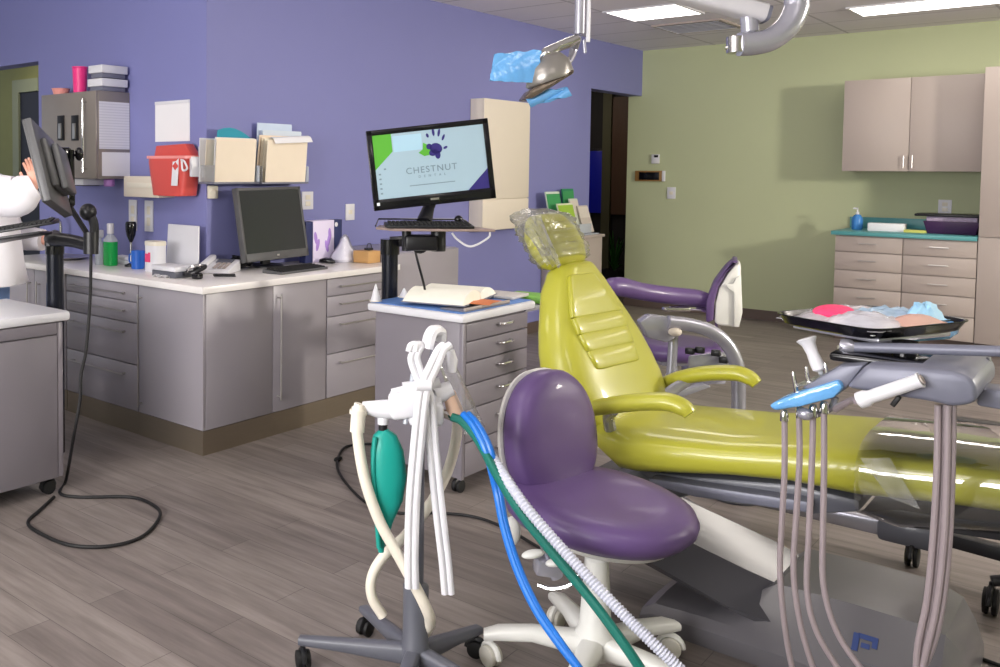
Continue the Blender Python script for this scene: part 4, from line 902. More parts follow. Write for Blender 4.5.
for a, b in (('pel', 'wst'), ('wst', 'chs'), ('chs', 'nek'), ('nek', 'hd0'), ('hd0', 'hd1'), ('chs', 'sr'), ('sr', 'er'), ('er', 'wr'), ('chs', 'sl'), ('sl', 'el'), ('el', 'wl'), ('wl', 'hl')): je(a, b)
HD = (Dp(31, 168, 4.6)-WR).normalized()
jv('pm', WR+HD*.055, (.034, .022)); je('wr', 'pm')
side = HD.cross(FH).normalized()
for i in range(4):
    o_ = side*(-.024+.016*i); L_ = (.062, .072, .068, .052)[i]
    jv('f%da' % i, WR+HD*.078+o_*.8, .0095); jv('f%db' % i, WR+HD*(.078+L_*.55)+o_-FH*.006, .0085); jv('f%dc' % i, WR+HD*(.078+L_*.95)+o_-FH*.024, .007)
    je('pm', 'f%da' % i); je('f%da' % i, 'f%db' % i); je('f%db' % i, 'f%dc' % i)
jv('t0', WR+HD*.03+side*.035, .011); jv('t1', WR+HD*.062+side*.055, .009); jv('t2', WR+HD*.088+side*.058, .008); je('pm', 't0'); je('t0', 't1'); je('t1', 't2')
for s, n in ((-1, 'r'), (1, 'l')):
    jv('h'+n, pp(0, .09*s, .9), .09); jv('k'+n, pp(.02, .1*s, .5), .06); jv('a'+n, pp(-.01, .1*s, .09), .038); jv('tt'+n, pp(.14, .11*s, .04), .03)
    je('pel', 'h'+n); je('h'+n, 'k'+n); je('k'+n, 'a'+n); je('a'+n, 'tt'+n)
vs['pel'][sk].use_root = True
bmesh.ops.transform(bm, matrix=WM[t.name].inverted(), verts=bm.verts)
me = bpy.data.meshes.new('body'); bm.to_mesh(me); bm.free(); me.materials.append(m_skin)
bo = bpy.data.objects.new('body', me); COL.objects.link(bo); bo.parent = t; WM[bo.name] = WM[t.name].copy()
md_ = bo.modifiers.new('skin', 'SKIN'); md_.use_smooth_shade = True; s2 = bo.modifiers.new('sub', 'SUBSURF'); s2.levels = 2; s2.render_levels = 2
def er(c, w, d, n=2.3): return ring(c, RH*w, FH*d, n, 28)
MB().loft([er(pp(a, 0, z), w, d) for z, w, d, a in ((.885, .215, .23, .02), (.895, .22, .235, .02), (1.0, .2, .215, .02), (1.15, .185, .2, .02), (1.3, .18, .215, 0), (1.4, .15, .215, -.03), (1.45, .1, .14, -.06), (1.49, .07, .075, -.08))]).build('coat', m_coat, t, smooth=60)
MB().tube(spl([pp(0, -.13, 1.42), pp(-.0, -.2, 1.38), EL.lerp(pp(0, -.2, 1.38), .4), EL, EL.lerp(WR, .55), EL.lerp(WR, .95)], 4), [.085, .1, .105, .105, .09, .065], 16).build('sleeve', m_coat, t, smooth=60)
MB().tube(spl([pp(0, .15, 1.42), pp(.03, .22, 1.3), pp(.1, .25, 1.13), pp(.28, .2, 1.1)], 4), [.085, .085, .075, .06], 16).build('sleeve', m_coat, t, smooth=60)
for s in (-1, 1):
    MB().loft([er(pp(a, .1*s, z), w, w) for z, w, a in ((.07, .085, -.01), (.3, .085, 0), (.5, .09, .02), (.8, .115, .0), (.93, .12, 0))]).build('trouser_leg', m_jean, t, smooth=60)
    MB().loft([ring(pp(a, .1*s, .001+h/2), FH*w, ZV*(h/2), 3, 16) for a, w, h in ((-.09, .03, .05), (-.07, .042, .08), (.02, .045, .09), (.1, .05, .065), (.17, .04, .045), (.19, .02, .02))]).build('shoe', m_shoe, t)
MB().loft([ring(pp(-.16, 0, z), RH*w, FH*w*.85, 2, 20) for z, w in ((1.58, .085), (1.62, .105), (1.70, .112), (1.76, .09), (1.79, .04))]).build('hair', m_hair, t, smooth=60)
MB().loft([ring(pp(-.06+x, 0, 1.615+z), FH*w, ZV*w, 2, 10) for x, z, w in ((0, .02, .008), (.012, 0, .012), (.004, -.008, .012))]).ell(pp(-.072, -.03, 1.645), .012).ell(pp(-.072, .03, 1.645), .012).ell(pp(-.14, -.085, 1.63), (.02, .02, .03)).ell(pp(-.14, .085, 1.63), (.02, .02, .03)).box(pp(-.065, 0, 1.57), (.02, .04, .012), .005).build('face_features', m_skin, t)

# ================================================================== DENTAL CHAIR
CY = 3.23; YV = V((0, 1, 0))
t = thing('dental_chair', 'lime green dental chair with grey lift base', 'dental chair', (-.9, CY, 0))
dchair = t
def cush(st, n=2.8, k=32):   # stations: (center, width-vector, thickness-vector)
    R_ = []
    c, w, h = st[0]; d = (V(c)-V(st[1][0])).normalized(); hl = V(h).length
    for f, o in ((.55, .8), (.82, .5), (.95, .2)): R_.append(ring(V(c)+d*hl*o*.7, V(w)*(1-(1-f)*.5), V(h)*f, n, k))
    for c, w, h in st: R_.append(ring(V(c), V(w), V(h), n, k))
    c, w, h = st[-1]; d = (V(c)-V(st[-2][0])).normalized(); hl = V(h).length
    for f, o in ((.95, .2), (.82, .5), (.55, .8)): R_.append(ring(V(c)+d*hl*o*.7, V(w)*(1-(1-f)*.5), V(h)*f, n, k))
    return MB().loft(R_)
P1_, P2_ = Yp(598, 314, CY), Yp(619, 365, CY)
bd = (P2_-P1_).normalized(); BL_ = (P2_-P1_).length/.37; BT = P1_-bd*(.34*BL_); BB = BT+bd*BL_
LV = V((.14, .99, 0)); bn = V((-bd.z, 0, bd.x))
if bn.x < 0: bn = -bn
def bpnt(s, y, off): return BT+bd*(BL_*s)+bn*off+LV*y
SH = .045
prof = [(.0, .11, .068), (.08, .145, .078), (.2, .18, .084), (.35, .225, .09), (.5, .262, .095), (.65, .285, .098), (.8, .295, .098), (.92, .285, .094), (1.02, .25, .085)]
back = cush([(bpnt(s, SH*(1-.3*s), -h), LV*w, bn*h) for s, w, h in prof], 3.2).build('backrest', m_lime, t, smooth=70)
pan = [(.05, .332, .08, .158), (.345, .452, .156, .156), (.462, .572, .154, .150), (.582, .70, .148, .138)]
for s0, s1, w0, w1 in pan:
    cush([(bpnt(s0, .005, -.0085), LV*w0, bn*.012), (bpnt((s0+s1)/2, .005, -.0075), LV*(w0+w1)/2, bn*.013), (bpnt(s1, .005, -.0085), LV*w1, bn*.012)], 6).build('back_panel', m_lime, back, smooth=60)
# headrest and its film
H1, H0 = Yp(555, 217, CY), Yp(574, 252, CY)
hd = (H1-H0).normalized(); hn = V((hd.z, 0, -hd.x))
if hn.x < 0: hn = -hn
hp_ = cush([(H0-hn*.055, LV*.12, hn*.056), (H0.lerp(H1, .3)-hn*.052, LV*.135, hn*.062), (H0.lerp(H1, .7)-hn*.05, LV*.135, hn*.058), (H1-hn*.045, LV*.11, hn*.046)], 2.6).build('headrest', m_lime, t, smooth=70)
fr = []
rr_ = random.Random(3)
for i in range(22):
    f = -.08+1.5*i/21; c = H0.lerp(H1, f)-hn*(.052+.0*f)
    w, h = .142+.008*math.sin(i*1.9), .070+.006*math.sin(i*2.3)
    if f < 0: w, h = .128, .062
    if f > 1.1: w, h = .13-(f-1.1)*.12, .058-(f-1.1)*.05; c = c-hn*(f-1.1)*.10-LV*(f-1.1)*.06
    rg = ring(c, LV*w, hn*h, 2.6, 40)
    fr.append([p+(p-c).normalized()*rr_.uniform(-.007, .009) for p in rg])
MB().loft(fr).build('headrest_film', m_clear, t, smooth=25)
tail = [[Dp(540+4.2*i-(4.2-.3*i)*j, 212+11*i+2*math.sin(3*j+i)+(2.5-.6*i)*j, 3.36+.02*math.sin(2.1*i+1.7*j)) for j in range(6)] for i in range(6)]
MB().sheet(tail, .0015).build('film_tail', m_clear, t, smooth=25)
MB().box(H0.lerp(BT, .5)-hn*.05-bn*.03, (.05, .1, .14), .01, rot=(0, -.5, 0)).build('headrest_post', m_silver, t)
# seat and leg cushion
seat = []
for x, zb, zt_, w in ((-1.395, .53, .62, .25), (-1.3, .47, .635, .285), (-1.24, .475, .645, .295), (-1.1, .505, .655, .30), (-.95, .535, .668, .295), (-.78, .555, .695, .285), (-.6, .552, .72, .27), (-.4, .575, .735, .255), (-.1, .60, .755, .25), (.2, .62, .765, .245), (.38, .635, .76, .22)):
    seat.append((V((x, CY, (zb+zt_)/2)), YV*w, ZV*((zt_-zb)/2)))
sc_ = cush(seat, 3.2).build('seat_cushion', m_lime, t, smooth=70)
# clear cover over the foot end
cv = []
for x, zb, zt_, w in ((-.6, .5, .732, .283), (-.5, .48, .74, .276), (-.4, .5, .748, .268), (-.1, .55, .766, .262), (.2, .585, .776, .256), (.42, .6, .772, .235)):
    rg = ring(V((x, CY, (zb+zt_)/2)), YV*w, ZV*((zt_-zb)/2), 3.4, 36); cv.append([p+V((0, rr_.uniform(-.002, .002), rr_.uniform(-.002, .002))) for p in rg])
MB().loft(cv, caps=False).build('foot_cover_film', film_mat('foot_film', .04, 3.0, .05, 7, .12), t, smooth=40)
# arm rests
for s, ps, dep in (('near', [(584, 410), (606, 406), (640, 402), (668, 402), (684, 408), (690, 414)], CY-.33), ('far', [(662, 384), (680, 378), (705, 373.5), (735, 373), (750, 378), (757, 384)], CY+.33)):
    pts = [Yp(x, y, dep) for x, y in ps]
    a = MB().tube(spl(pts, 5), [.024, .028, .029, .029, .027, .021], 14, flat=1.25, upv=(0, 1, 0)).build('armrest', m_lime, t, smooth=60)
    q = Yp(ps[1][0]+8, ps[1][1], dep)
    MB().tube(spl([q+V((0, 0, -.01)), q+V((-.05, .07*(1 if s == 'near' else -1), -.06)), q+V((-.06, .12*(1 if s == 'near' else -1), -.13))]), [.018, .02, .022], 10, flat=1.2).build('armrest_bracket', m_silver, a)
# under-seat frame, lift arm, base
MB().prism([(-1.28, CY-.2, .48), (-1.15, CY-.2, .44), (-.72, CY-.2, .47), (-.6, CY-.2, .51), (-.6, CY-.2, .545), (-.78, CY-.2, .55), (-1.1, CY-.2, .5)], (0, .4, 0), .012).build('seat_frame', m_greyd, t)
MB().prism([(-1.2, CY-.255, .46), (-1.05, CY-.255, .455), (-.72, CY-.255, .49), (-.72, CY-.255, .525), (-1.1, CY-.255, .49), (-1.2, CY-.255, .482)], (0, .51, 0), .008).build('side_rail', m_slate, t)
MB().prism([(-.60, CY-.2, .515), (-.5, CY-.22, .50), (-.1, CY-.22, .54), (.3, CY-.2, .575), (.3, CY-.2, .62), (-.1, CY-.22, .585), (-.5, CY-.22, .55)], (0, .42, 0), .012).build('leg_frame', m_black, t)
def xr(x, pts): return [V((x, y, z)) for y, z in pts]
la = MB()
la.loft([xr(-1.5, [(2.94, .33), (3.08, .385), (3.40, .385), (3.54, .33), (3.54, .22), (2.94, .22)]),
         xr(-1.216, [(2.94, .226), (3.09, .285), (3.40, .285), (3.54, .226), (3.52, .2), (2.96, .2)]),
         xr(-.93, [(2.94, .15), (3.09, .222), (3.40, .222), (3.54, .15), (3.52, .13), (2.96, .13)]),
         xr(-.80, [(2.99, .12), (3.11, .19), (3.38, .19), (3.5, .12), (3.5, .1), (2.99, .1)])])
la.build('lift_arm', mat('glossy_dark_grey', (80, 79, 84), .13, var=.03, coat=.3, bump=.06, bscale=9), t, smooth=20)
MB().prism([(-1.46, 3.08, .36), (-1.3, 3.08, .32), (-1.1, 3.08, .42), (-1.28, 3.08, .47)], (0, .3, 0), .01).build('lift_link', m_greyd, t)
def bsec(x, f, h, yi=0.): return xr(x, [(2.93+yi, 0), (2.93+yi, .055*f), (2.955+yi, .085*f), (3.055+yi*.8, h), (3.42-yi*.6, h), (3.54-yi, .085*f), (3.56-yi, .055*f), (3.56-yi, 0)])
MB().loft([bsec(-1.2, .6, .06), bsec(-1.16, .9, .085), bsec(-1.0, 1, .10), bsec(-.9, 1, .155), bsec(-.82, 1, .218), bsec(-.62, 1, .224), bsec(-.46, 1, .222), bsec(-.39, 1, .20, .03), bsec(-.355, .9, .15, .07), bsec(-.34, .7, .085, .1)]).build('base', m_greyp, t, smooth=25)
nrm = V((0, -(.225-.085), .1)).normalized(); fm = frame(Yp(866, 637, 2.995)+V((0, 0, 0)), V((1, 0, 0)), V((0, .1, .14)))
zc = (fm.translation.y-2.955)/.1*.137+.085; fm.translation = V((fm.translation.x, fm.translation.y, zc))+nrm*.003
m_nav = mat('navy_ink', (30, 58, 122), .5)
lg = MB().box((-.025, 0, 0), (.016, .05, .003), M=fm).box((.004, .02, 0), (.05, .014, .003), M=fm).box((.0, -.004, 0), (.022, .014, .003), M=fm).box((.022, .006, 0), (.014, .02, .003), M=fm)
lg.build('maker_mark', m_nav, t); MB().box((.0, -.05, 0), (.085, .004, .002), M=fm).build('mark_underline', m_greyd, t)

# ================================================================== OPERATOR STOOL
def stool_base(t, C_, tips, hubz, mleg, mcast, mwheel, legw=.03, r=.03, colr=.045, ctop=.43):
    for p in tips:
        p = V((p[0], p[1], 0)); d = (p-C_).normalized()
        l = MB().loft([ring(C_+d*a+V((0, 0, z)), V((-d.y, d.x, 0))*w, ZV*h, 3, 14) for a, z, w, h in ((.0, hubz, .035, .034), (.06, hubz, .033, .033), ((p-C_).length*.6, hubz+.01, legw*.85, .022), ((p-C_).length-.02, hubz-.0, legw*.8, .02), ((p-C_).length+.022, hubz-.01, legw*.6, .014))]).build('leg', mleg, t, smooth=50)
        f, w = MB(), MB(); caster(f, w, p, r, math.atan2(d.y, d.x)+.7)
        c = f.build('caster', mcast, t); w.build('wheel', mwheel, c)
SCN = V((-1.165, 2.525, 0))
t = thing('operator_stool', 'purple operator stool with white five-star base in the foreground', 'stool', SCN)
a0 = math.atan2(2.365-SCN.y, -1.432-SCN.x)
tips = [(SCN.x+.3*math.cos(a0-k*2*PI/5), SCN.y+.3*math.sin(a0-k*2*PI/5)) for k in range(5)]
stool_base(t, SCN, tips, .105, m_stone2, m_stone2, mat('pale_wheel', (205, 202, 192), .5), .034, .032)
MB().lathe(SCN, [(.05, .07), (.056, .09), (.056, .14), (.046, .16), (.034, .36), (.03, .365), (.024, .37), (.028, .45)]).build('column', m_stone2, t)
sf = V((.979, -.204, 0)); ss = V((.204, .979, 0)); sc = SCN+V((0, 0, .03))+sf*.015
def sring(fx, wx, z, off=0.):
    out = []
    for i in range(40):
        a = 2*PI*i/40; ca, sa = math.cos(a), math.sin(a)
        rad_f = fx*(1.0); rad_s = wx*(1-.10*ca)
        out.append(sc+sf*(off+rad_f*math.copysign(abs(ca)**.88, ca))+ss*rad_s*math.copysign(abs(sa)**.88, sa)+V((0, 0, z-.012*ca)))
    return out
MB().loft([sring(.2, .2, .435), sring(.235, .232, .442), sring(.257, .25, .465), sring(.262, .255, .488), sring(.252, .246, .510), sring(.225, .222, .524), sring(.17, .17, .527), sring(.08, .08, .520)]).build('seat', m_purv, t, smooth=70)
MB().loft([sring(.16, .16, .41), sring(.2, .2, .418), sring(.215, .215, .434)]).build('seat_pan', m_stone2, t, smooth=60)
# backrest
bc = sc-sf*.215+ss*.012+V((0, 0, .655)); lean = V((-.12, 0, 1)); bu = (ZV-sf*.14).normalized(); bnn = (sf+ZV*.14).normalized()
def bring(off, fw, fh, cv=.0):
    out = []
    for i in range(40):
        a = 2*PI*i/40; ca, sa = math.cos(a), math.sin(a)
        w = .185*fw*(1-.08*sa); u_ = ss*w*math.copysign(abs(ca)**.85, ca); v_ = bu*(0.195*fh*math.copysign(abs(sa)**.9, sa))
        out.append(bc+u_+v_+bnn*(off-cv*(ca*ca)*.02))
    return out
MB().loft([bring(-.02, .96, .96), bring(-.005, 1, 1), bring(.03, 1.0, 1.0), bring(.05, .94, .94), bring(.062, .8, .8), bring(.066, .55, .55), bring(.066, .2, .2)]).build('backrest', m_purv, t, smooth=70)
MB().loft([bring(-.055, .5, .5), bring(-.05, .8, .8), bring(-.036, 1.0, 1.0), bring(-.021, 1.03, 1.02)]).build('back_shell', m_stone2, t, smooth=60)
MB().tube(spl([bc-bnn*.05-bu*.06, sc-sf*.3+V((0, 0, .5)), sc-sf*.27+V((0, 0, .41)), sc-sf*.12+V((0, 0, .395))], 6), [.03, .03, .028, .03], 12, flat=1.5, upv=ss).build('back_support', m_stone2, t)
MB().box(sc+V((0, 0, .398)), (.16, .13, .03), .008, rot=(0, 0, -.2)).box(sc-sf*.13-ss*.03+V((0, 0, .37)), (.1, .06, .05), .01, rot=(0, 0, -.2)).build('tilt_mechanism', m_silver, t)
for px, py, dz_ in ((533, 554, 0), (557, 562, .0)):
    q = Dp(px, py, 2.66)
    l = MB().tube([sc-ss*.04-sf*.06+V((0, 0, .395)), q+RH*.02], .006, 8).build('lever', m_chrome, t)
    MB().ell(q, (.034, .018, .012), rot=(0, -.2, -YAW)).build('paddle', m_stone2, l)
MB().tube(spl([Dp(538, 585, 2.68), Dp(552, 589, 2.66), Dp(570, 585, 2.64), Dp(578, 575, 2.64)], 5), .007, 8).build('wire_guard', m_chrome, t)
MB().ell(Dp(512, 531, 2.74), (.026, .02, .045), rot=(0, 0, -YAW)).build('tension_knob', m_stone2, t)
MB().box(Dp(548, 566, 2.7), (.08, .06, .05), .01, rot=(0, .1, -YAW)).tube([Dp(545, 545, 2.7), Dp(556, 578, 2.7)], .016, 12).build('height_mechanism', m_silver, t)

# ================================================================== GAS STAND
GD = 2.78
GC = Zp(415, 663, .07); GC.z = 0
t = thing('gas_stand', 'dark grey rolling stand with white manifold, teal bag and hoses, left of purple stool', 'medical stand', GC)
gt = [Zp(303, 667), Zp(365, 635), Zp(476, 656), Zp(505, 730), Zp(385, 760)]
for p in gt:
    p = V((p.x, p.y, 0)); d = (p-GC).normalized(); L_ = (p-GC).length
    MB().loft([ring(GC+d*a+V((0, 0, z)), V((-d.y, d.x, 0))*w, ZV*h, 4, 14) for a, z, w, h in ((0, .095, .024, .03), (.05, .095, .023, .028), (L_*.6, .09, .02, .018), (L_+.012, .082, .017, .012))]).build('leg', m_greyd, t, smooth=50)
    f, w = MB(), MB(); caster(f, w, p, .026, math.atan2(d.y, d.x)+.5); c = f.build('caster', m_black, t); w.build('wheel', m_rubber, c)
top = Dp(430, 405, GD); gp = V((GC.x, GC.y, 0))
MB().lathe(GC, [(.03, .065), (.04, .07), (.04, .13), (.037, .135), (.037, .30), (.022, .31), (.02, .78)]).build('pole', m_greyd, t)
gtop = GC+V((0, 0, .83))
def gd(x, y, d=GD): return Dp(x, y, d-.13)
pdx = [(419, 600)]
# manifold: white blocks
mm = MB()
mm.tube([gd(362, 407), gd(378, 409), gd(400, 409)], [.016, .026, .03], 14).tube([gd(395, 409), gd(440, 401)], [.036, .036], 16, flat=.9).tube([gd(392, 394), gd(440, 384)], [.016, .02], 12).tube([gd(404, 394), gd(430, 390)], .035, 12)
mm.lathe(gd(396, 396), [(.012, -.02), (.017, -.018), (.017, .018), (.012, .02)], 14, axis=FH).box(gd(425, 412, 2.77), (.1, .08, .07), .015, rot=(0, 0, -YAW))
mm.box(gd(412, 404, 2.75), (.13, .045, .075), .012, rot=(0, -.12, -YAW)).tube([gd(436, 395), gd(452, 388)], [.03, .022], 12).build('manifold', m_white, t, smooth=50)
MB().cyl(gd(383, 417), gd(383, 424), .016).build('bag_neck', m_white, t); MB().cyl(gd(383, 424), gd(383, 430), .013).build('bag_collar', m_black, t)
bagp = [(384, 429, .012, .012), (385, 435, .034, .02), (387, 450, .048, .03), (389, 475, .052, .032), (388, 500, .044, .026), (384, 522, .026, .016), (381, 540, .014, .009), (381, 552, .008, .007)]
MB().loft([ring(gd(x, y), RH*w, FH*h, 2.2, 20) for x, y, w, h in bagp]).build('breathing_bag', m_tealr, t, smooth=60)
MB().tube(spl([gd(375, 437, 2.76), gd(373, 470, 2.76), gd(376, 510, 2.76), gd(379, 548, 2.76)], 6), .007, 8).tube(spl([gd(396, 440, 2.78), gd(400, 470, 2.79), gd(396, 505, 2.79), gd(385, 545, 2.79)], 6), .004, 6).build('bag_seam', m_tealr, t)
MB().tube(spl([gd(360, 404, 2.77), gd(357, 416, 2.77), gd(358, 440, 2.76), gd(365, 480, 2.75), gd(379, 520, 2.74), gd(397, 553, 2.73), gd(414, 584, 2.72), gd(427, 610, 2.72), gd(430, 622, 2.75), gd(424, 634, 2.8)], 7), .0165, 12).build('cream_hose', m_cream, t)
MB().cyl(gd(359, 407, 2.77), gd(357, 432, 2.765), .0215, k=14).cyl(gd(358.5, 410, 2.77), gd(358.2, 414, 2.77), .026, k=14).build('hose_cuff', m_cream, t)
MB().tube(spl([gd(458, 420, 2.83), gd(455, 445, 2.84), gd(446, 475, 2.85), gd(428, 507, 2.85), gd(405, 536, 2.84), gd(383, 557, 2.82), gd(372, 577, 2.82), gd(372, 597, 2.82), gd(383, 616, 2.82)], 7), .0155, 12).build('cream_hose', m_cream, t)
# white twin tubes hooked over the top
hk = [gd(427, 348, 2.75), gd(430, 336, 2.75), gd(434, 330.5, 2.76), gd(440, 331.5, 2.78), gd(440, 340, 2.79)]
MB().tube(spl(hk, 6), .0155, 8, flat=1.3).build('top_hook', m_white, t)
MB().cyl(gtop-V((0, 0, .05)), gd(436, 345, 2.78), .012).build('hook_stem', m_silver, t)
for dx in (-3.2, 3.2):
    MB().tube(spl([gd(447+dx, 345, 2.73), gd(441+dx*.8, 350, 2.72), gd(434+dx, 365, 2.71), gd(425+dx, 386, 2.705), gd(421+dx, 410, 2.70), gd(417+dx, 450, 2.70), gd(413+dx, 500, 2.70), gd(411.5+dx, 550, 2.70), gd(412+dx, 588, 2.70)], 6), .0115, 10).build('white_tube', m_white, t)
    MB().tube(spl([gd(412+dx, 352, 2.73), gd(414+dx*.8, 345, 2.735), gd(420+dx*.4, 346, 2.74), gd(414+dx, 358, 2.73), gd(420+dx, 378, 2.725), gd(428+dx, 400, 2.72), gd(433+dx, 450, 2.72), gd(439+dx, 510, 2.72), gd(445+dx, 560, 2.72), gd(448+dx, 594, 2.72)], 6), .010, 10).build('white_tube', m_white, t)
MB().cyl(gd(416, 385.5, 2.70), gd(431, 385.5, 2.70), .016, k=12).build('tube_tie', m_white, t)
MB().tube(spl([gd(441, 352, 2.79), gd(450, 372, 2.79), gd(463, 403, 2.79), gd(474, 430, 2.79)], 6), [.02, .024, .03, .034], 12).build('clear_hood', m_clear, t)
MB().tube([gd(450, 350, 2.775), gd(452, 360, 2.775), gd(452, 372, 2.775)], [.012, .016, .012], 10).build('mask_stub', m_white, t)
MB().tube([gd(449, 392, 2.785), gd(456, 415, 2.785)], [.018, .026], 12).build('mask_beige', mat('beige_mask', (214, 180, 158), .5), t)
MB().tube([gd(413, 374, 2.78), gd(409, 400, 2.78), gd(405, 424, 2.77)], .007, 8).build('clear_tube', m_clearhose, t)
MB().tube([gd(440, 412, 2.78), gd(452, 417, 2.78), gd(460, 419, 2.78)], [.012, .012, .01], 10).build('outlet', m_chrome, t)
for off in (0, 5):
    MB().tube(spl([gd(463+off, 414, 2.75), gd(474+off, 427, 2.71), gd(486+off, 452, 2.67), gd(496+off*.6, 490, 2.66), gd(503+off*.5, 525, 2.62), gd(515+off*.5, 565, 2.56), gd(533+off*.5, 605, 2.5), gd(556+off*.5, 640, 2.44), gd(588, 680, 2.38), gd(640, 745, 2.3)], 7), .0105, 10).build('blue_hose', m_hoseblue, t)
MB().tube(spl([gd(452, 417, 2.76), gd(463, 422, 2.74), gd(478, 440, 2.7), gd(497, 475, 2.63), gd(520, 512, 2.56), gd(550, 550, 2.5), gd(580, 586, 2.44), gd(608, 622, 2.38), gd(640, 668, 2.32), gd(680, 735, 2.28)], 7), .0125, 10).build('green_hose', m_hosegreen, t)
cpth = spl([gd(464, 418, 2.80), gd(478, 434, 2.76), gd(496, 463, 2.66), gd(523, 503, 2.55), gd(555, 541, 2.48), gd(588, 577, 2.42), gd(622, 613, 2.36), gd(655, 645, 2.31), gd(690, 680, 2.28), gd(740, 740, 2.25)], 24)
MB().tube(cpth, [.0125 if i % 2 else .0155 for i in range(len(cpth))], 12).build('corrugated_hose', mat('corrugated_white', (192, 195, 210), .3), t, smooth=10)

# ================================================================== DELIVERY UNIT
DY = 2.62
def dp(x, y, o=0.): return Yp(x, y, DY+o)
bf = dp(950, 640); t = thing('delivery_unit', 'grey dental delivery unit with handpiece hoses over the chair legs', 'dental unit', (bf.x+.1, DY+.2, 0))
du = t
MB().prism([dp(*p) for p in ((845, 388), (866, 364.5), (905, 366.5), (953, 371), (968, 376), (976, 384), (977, 400), (970, 405), (953, 407), (925, 401), (885, 395))], (0, .34, 0), .012).build('head_body', m_slate, t, smooth=50)
zt_ = dp(900, 366).z
MB().prism([dp(800, 388, .02), dp(838, 366, .02), dp(866, 364, .02), dp(846, 389, .02), dp(835, 396, .02)], (0, .28, 0), .01).build('control_slope', m_slate, t)
hold = MB().prism([dp(768, 406), dp(774, 402), dp(800, 392), (dp(838, 380)), dp(843, 388), dp(834, 398), dp(800, 407), dp(774, 411)], (0, .12, 0), .008).build('handpiece_holder', m_blue, t, smooth=40)
MB().sheet([[dp(796+8*j, 386-3.2*j+2.5*math.sin(2*i+j), .02+.05*i) for j in range(6)] for i in range(5)], .002).build('holder_film', m_clear, t)
for (px, py, l) in ((794, 378, 12), (807, 374, 15), (826, 369, 12)):
    MB().tube([dp(px+3, py+16, .06), dp(px, py, .06), dp(px-1, py-l*.5, .06)], [.006, .005, .003], 10).build('handpiece', m_chrome, hold)
MB().tube(spl([dp(812, 390, .06), dp(825, 380, .08), dp(838, 372, .08), dp(845, 371, .1)], 5), [.012, .014, .012, .01], 10).build('handpiece', mat('tan_metal', (190, 168, 152), .35, .5), hold)
for (px, py) in ((784, 411), (800, 408), (813, 406), (824, 403)):
    MB().lathe(dp(px, py+10, .055), [(.006, -.002), (.011, 0), (.011, .022), (.008, .03)], 14).build('hose_connector', m_chrome, hold)
MB().tube(spl([dp(835, 397, .08), dp(832, 407, .08), dp(812, 416, .08), dp(803, 417, .08)], 5), .009, 8).ell(dp(805, 414, .03), (.02, .016, .016)).build('holder_valve', m_silver, hold)
Z0 = .2
hp4 = [[(784.5, 418), (784.5, 470), (782, 520), (780, 570), (784, 620), (792, 667), (806, 712), (860, 735), (908, 715)],
       [(799, 418), (799.5, 460), (796, 520), (793.5, 572), (800, 622), (813, 667), (830, 705), (872, 725), (910, 705)],
       [(813, 416), (812, 460), (809, 530), (807, 590), (816, 630), (837, 667), (856, 695), (888, 706), (914, 690)],
       [(824, 413), (824, 470), (823, 530), (823.5, 585), (836, 630), (860, 667), (880, 686), (902, 690), (918, 676)]]
bun = [[(938, 405), (937, 470), (933, 540), (927, 600), (918, 645), (908, 715)], [(943, 405), (942, 470), (938.5, 540), (932, 600), (923, 645), (910, 705)],
       [(948, 405), (947, 470), (944, 540), (937.5, 600), (928, 645), (914, 690)], [(953, 405), (952, 470), (949, 540), (943, 600), (933, 645), (918, 676)]]
for i in range(4):
    a = [dp(x, y, .055) for x, y in hp4[i]]; b = [dp(x, y, .04+.012*(i % 2)) for x, y in bun[i]][::-1]
    MB().tube(spl(a+b[1:], 6), .0078, 10).build('handpiece_hose', m_tanhose, t)
MB().prism([dp(930, 372, .1), dp(951, 364.5, .1), dp(956, 367, .1), (dp(956, 372.5, .1))], (0, .1, 0), .003).build('latch_block', m_blackg, t)
MB().box(dp(896, 401, .02), (.012, .012, .03), .002, rot=(0, .5, 0)).build('toggle', m_black, t)
# tray arm, mount and side arms
a0, a1 = dp(852, 347, .12), dp(1060, 353, .12)
MB().tube([a0, a0.lerp(a1, .4), a1], .0135, 14).build('tray_bar', m_slate, t)
MB().lathe(a0+V((-.005, 0, 0)), [(.02, -.02), (.02, 0), (.014, .012)], 14, axis=(1, 0, 0)).tube([dp(838, 347, .1), dp(852, 348, .12)], .006, 8).build('bar_knob', m_silver, t)
MB().tube([dp(905, 364, .16), dp(905, 341, .16)], .03, 16).box(dp(895, 358, .16), (.26, .2, .022), .008).build('tray_mount', m_blackg, t)
MB().prism([dp(976, 388, .12), dp(1060, 396, .12), dp(1060, 420, .12), dp(976, 406, .12)], (0, .09, 0), .008).build('support_arm', m_slate, t)
MB().prism([dp(969, 381, .3), dp(986, 357, .3), dp(990, 358, .3), dp(991, 380, .3), dp(978, 392, .3)], (0, .03, 0), .004).build('side_fin', m_greyd, t)
# column that carries the unit, just outside the picture
q = dp(1060, 420, .16); MB().lathe((q.x, q.y, 0), [(.22, .001), (.23, .01), (.22, .04), (.06, .06), (.05, .07), (.05, q.z+.06), (.04, q.z+.07)]).build('column', m_slate, t)
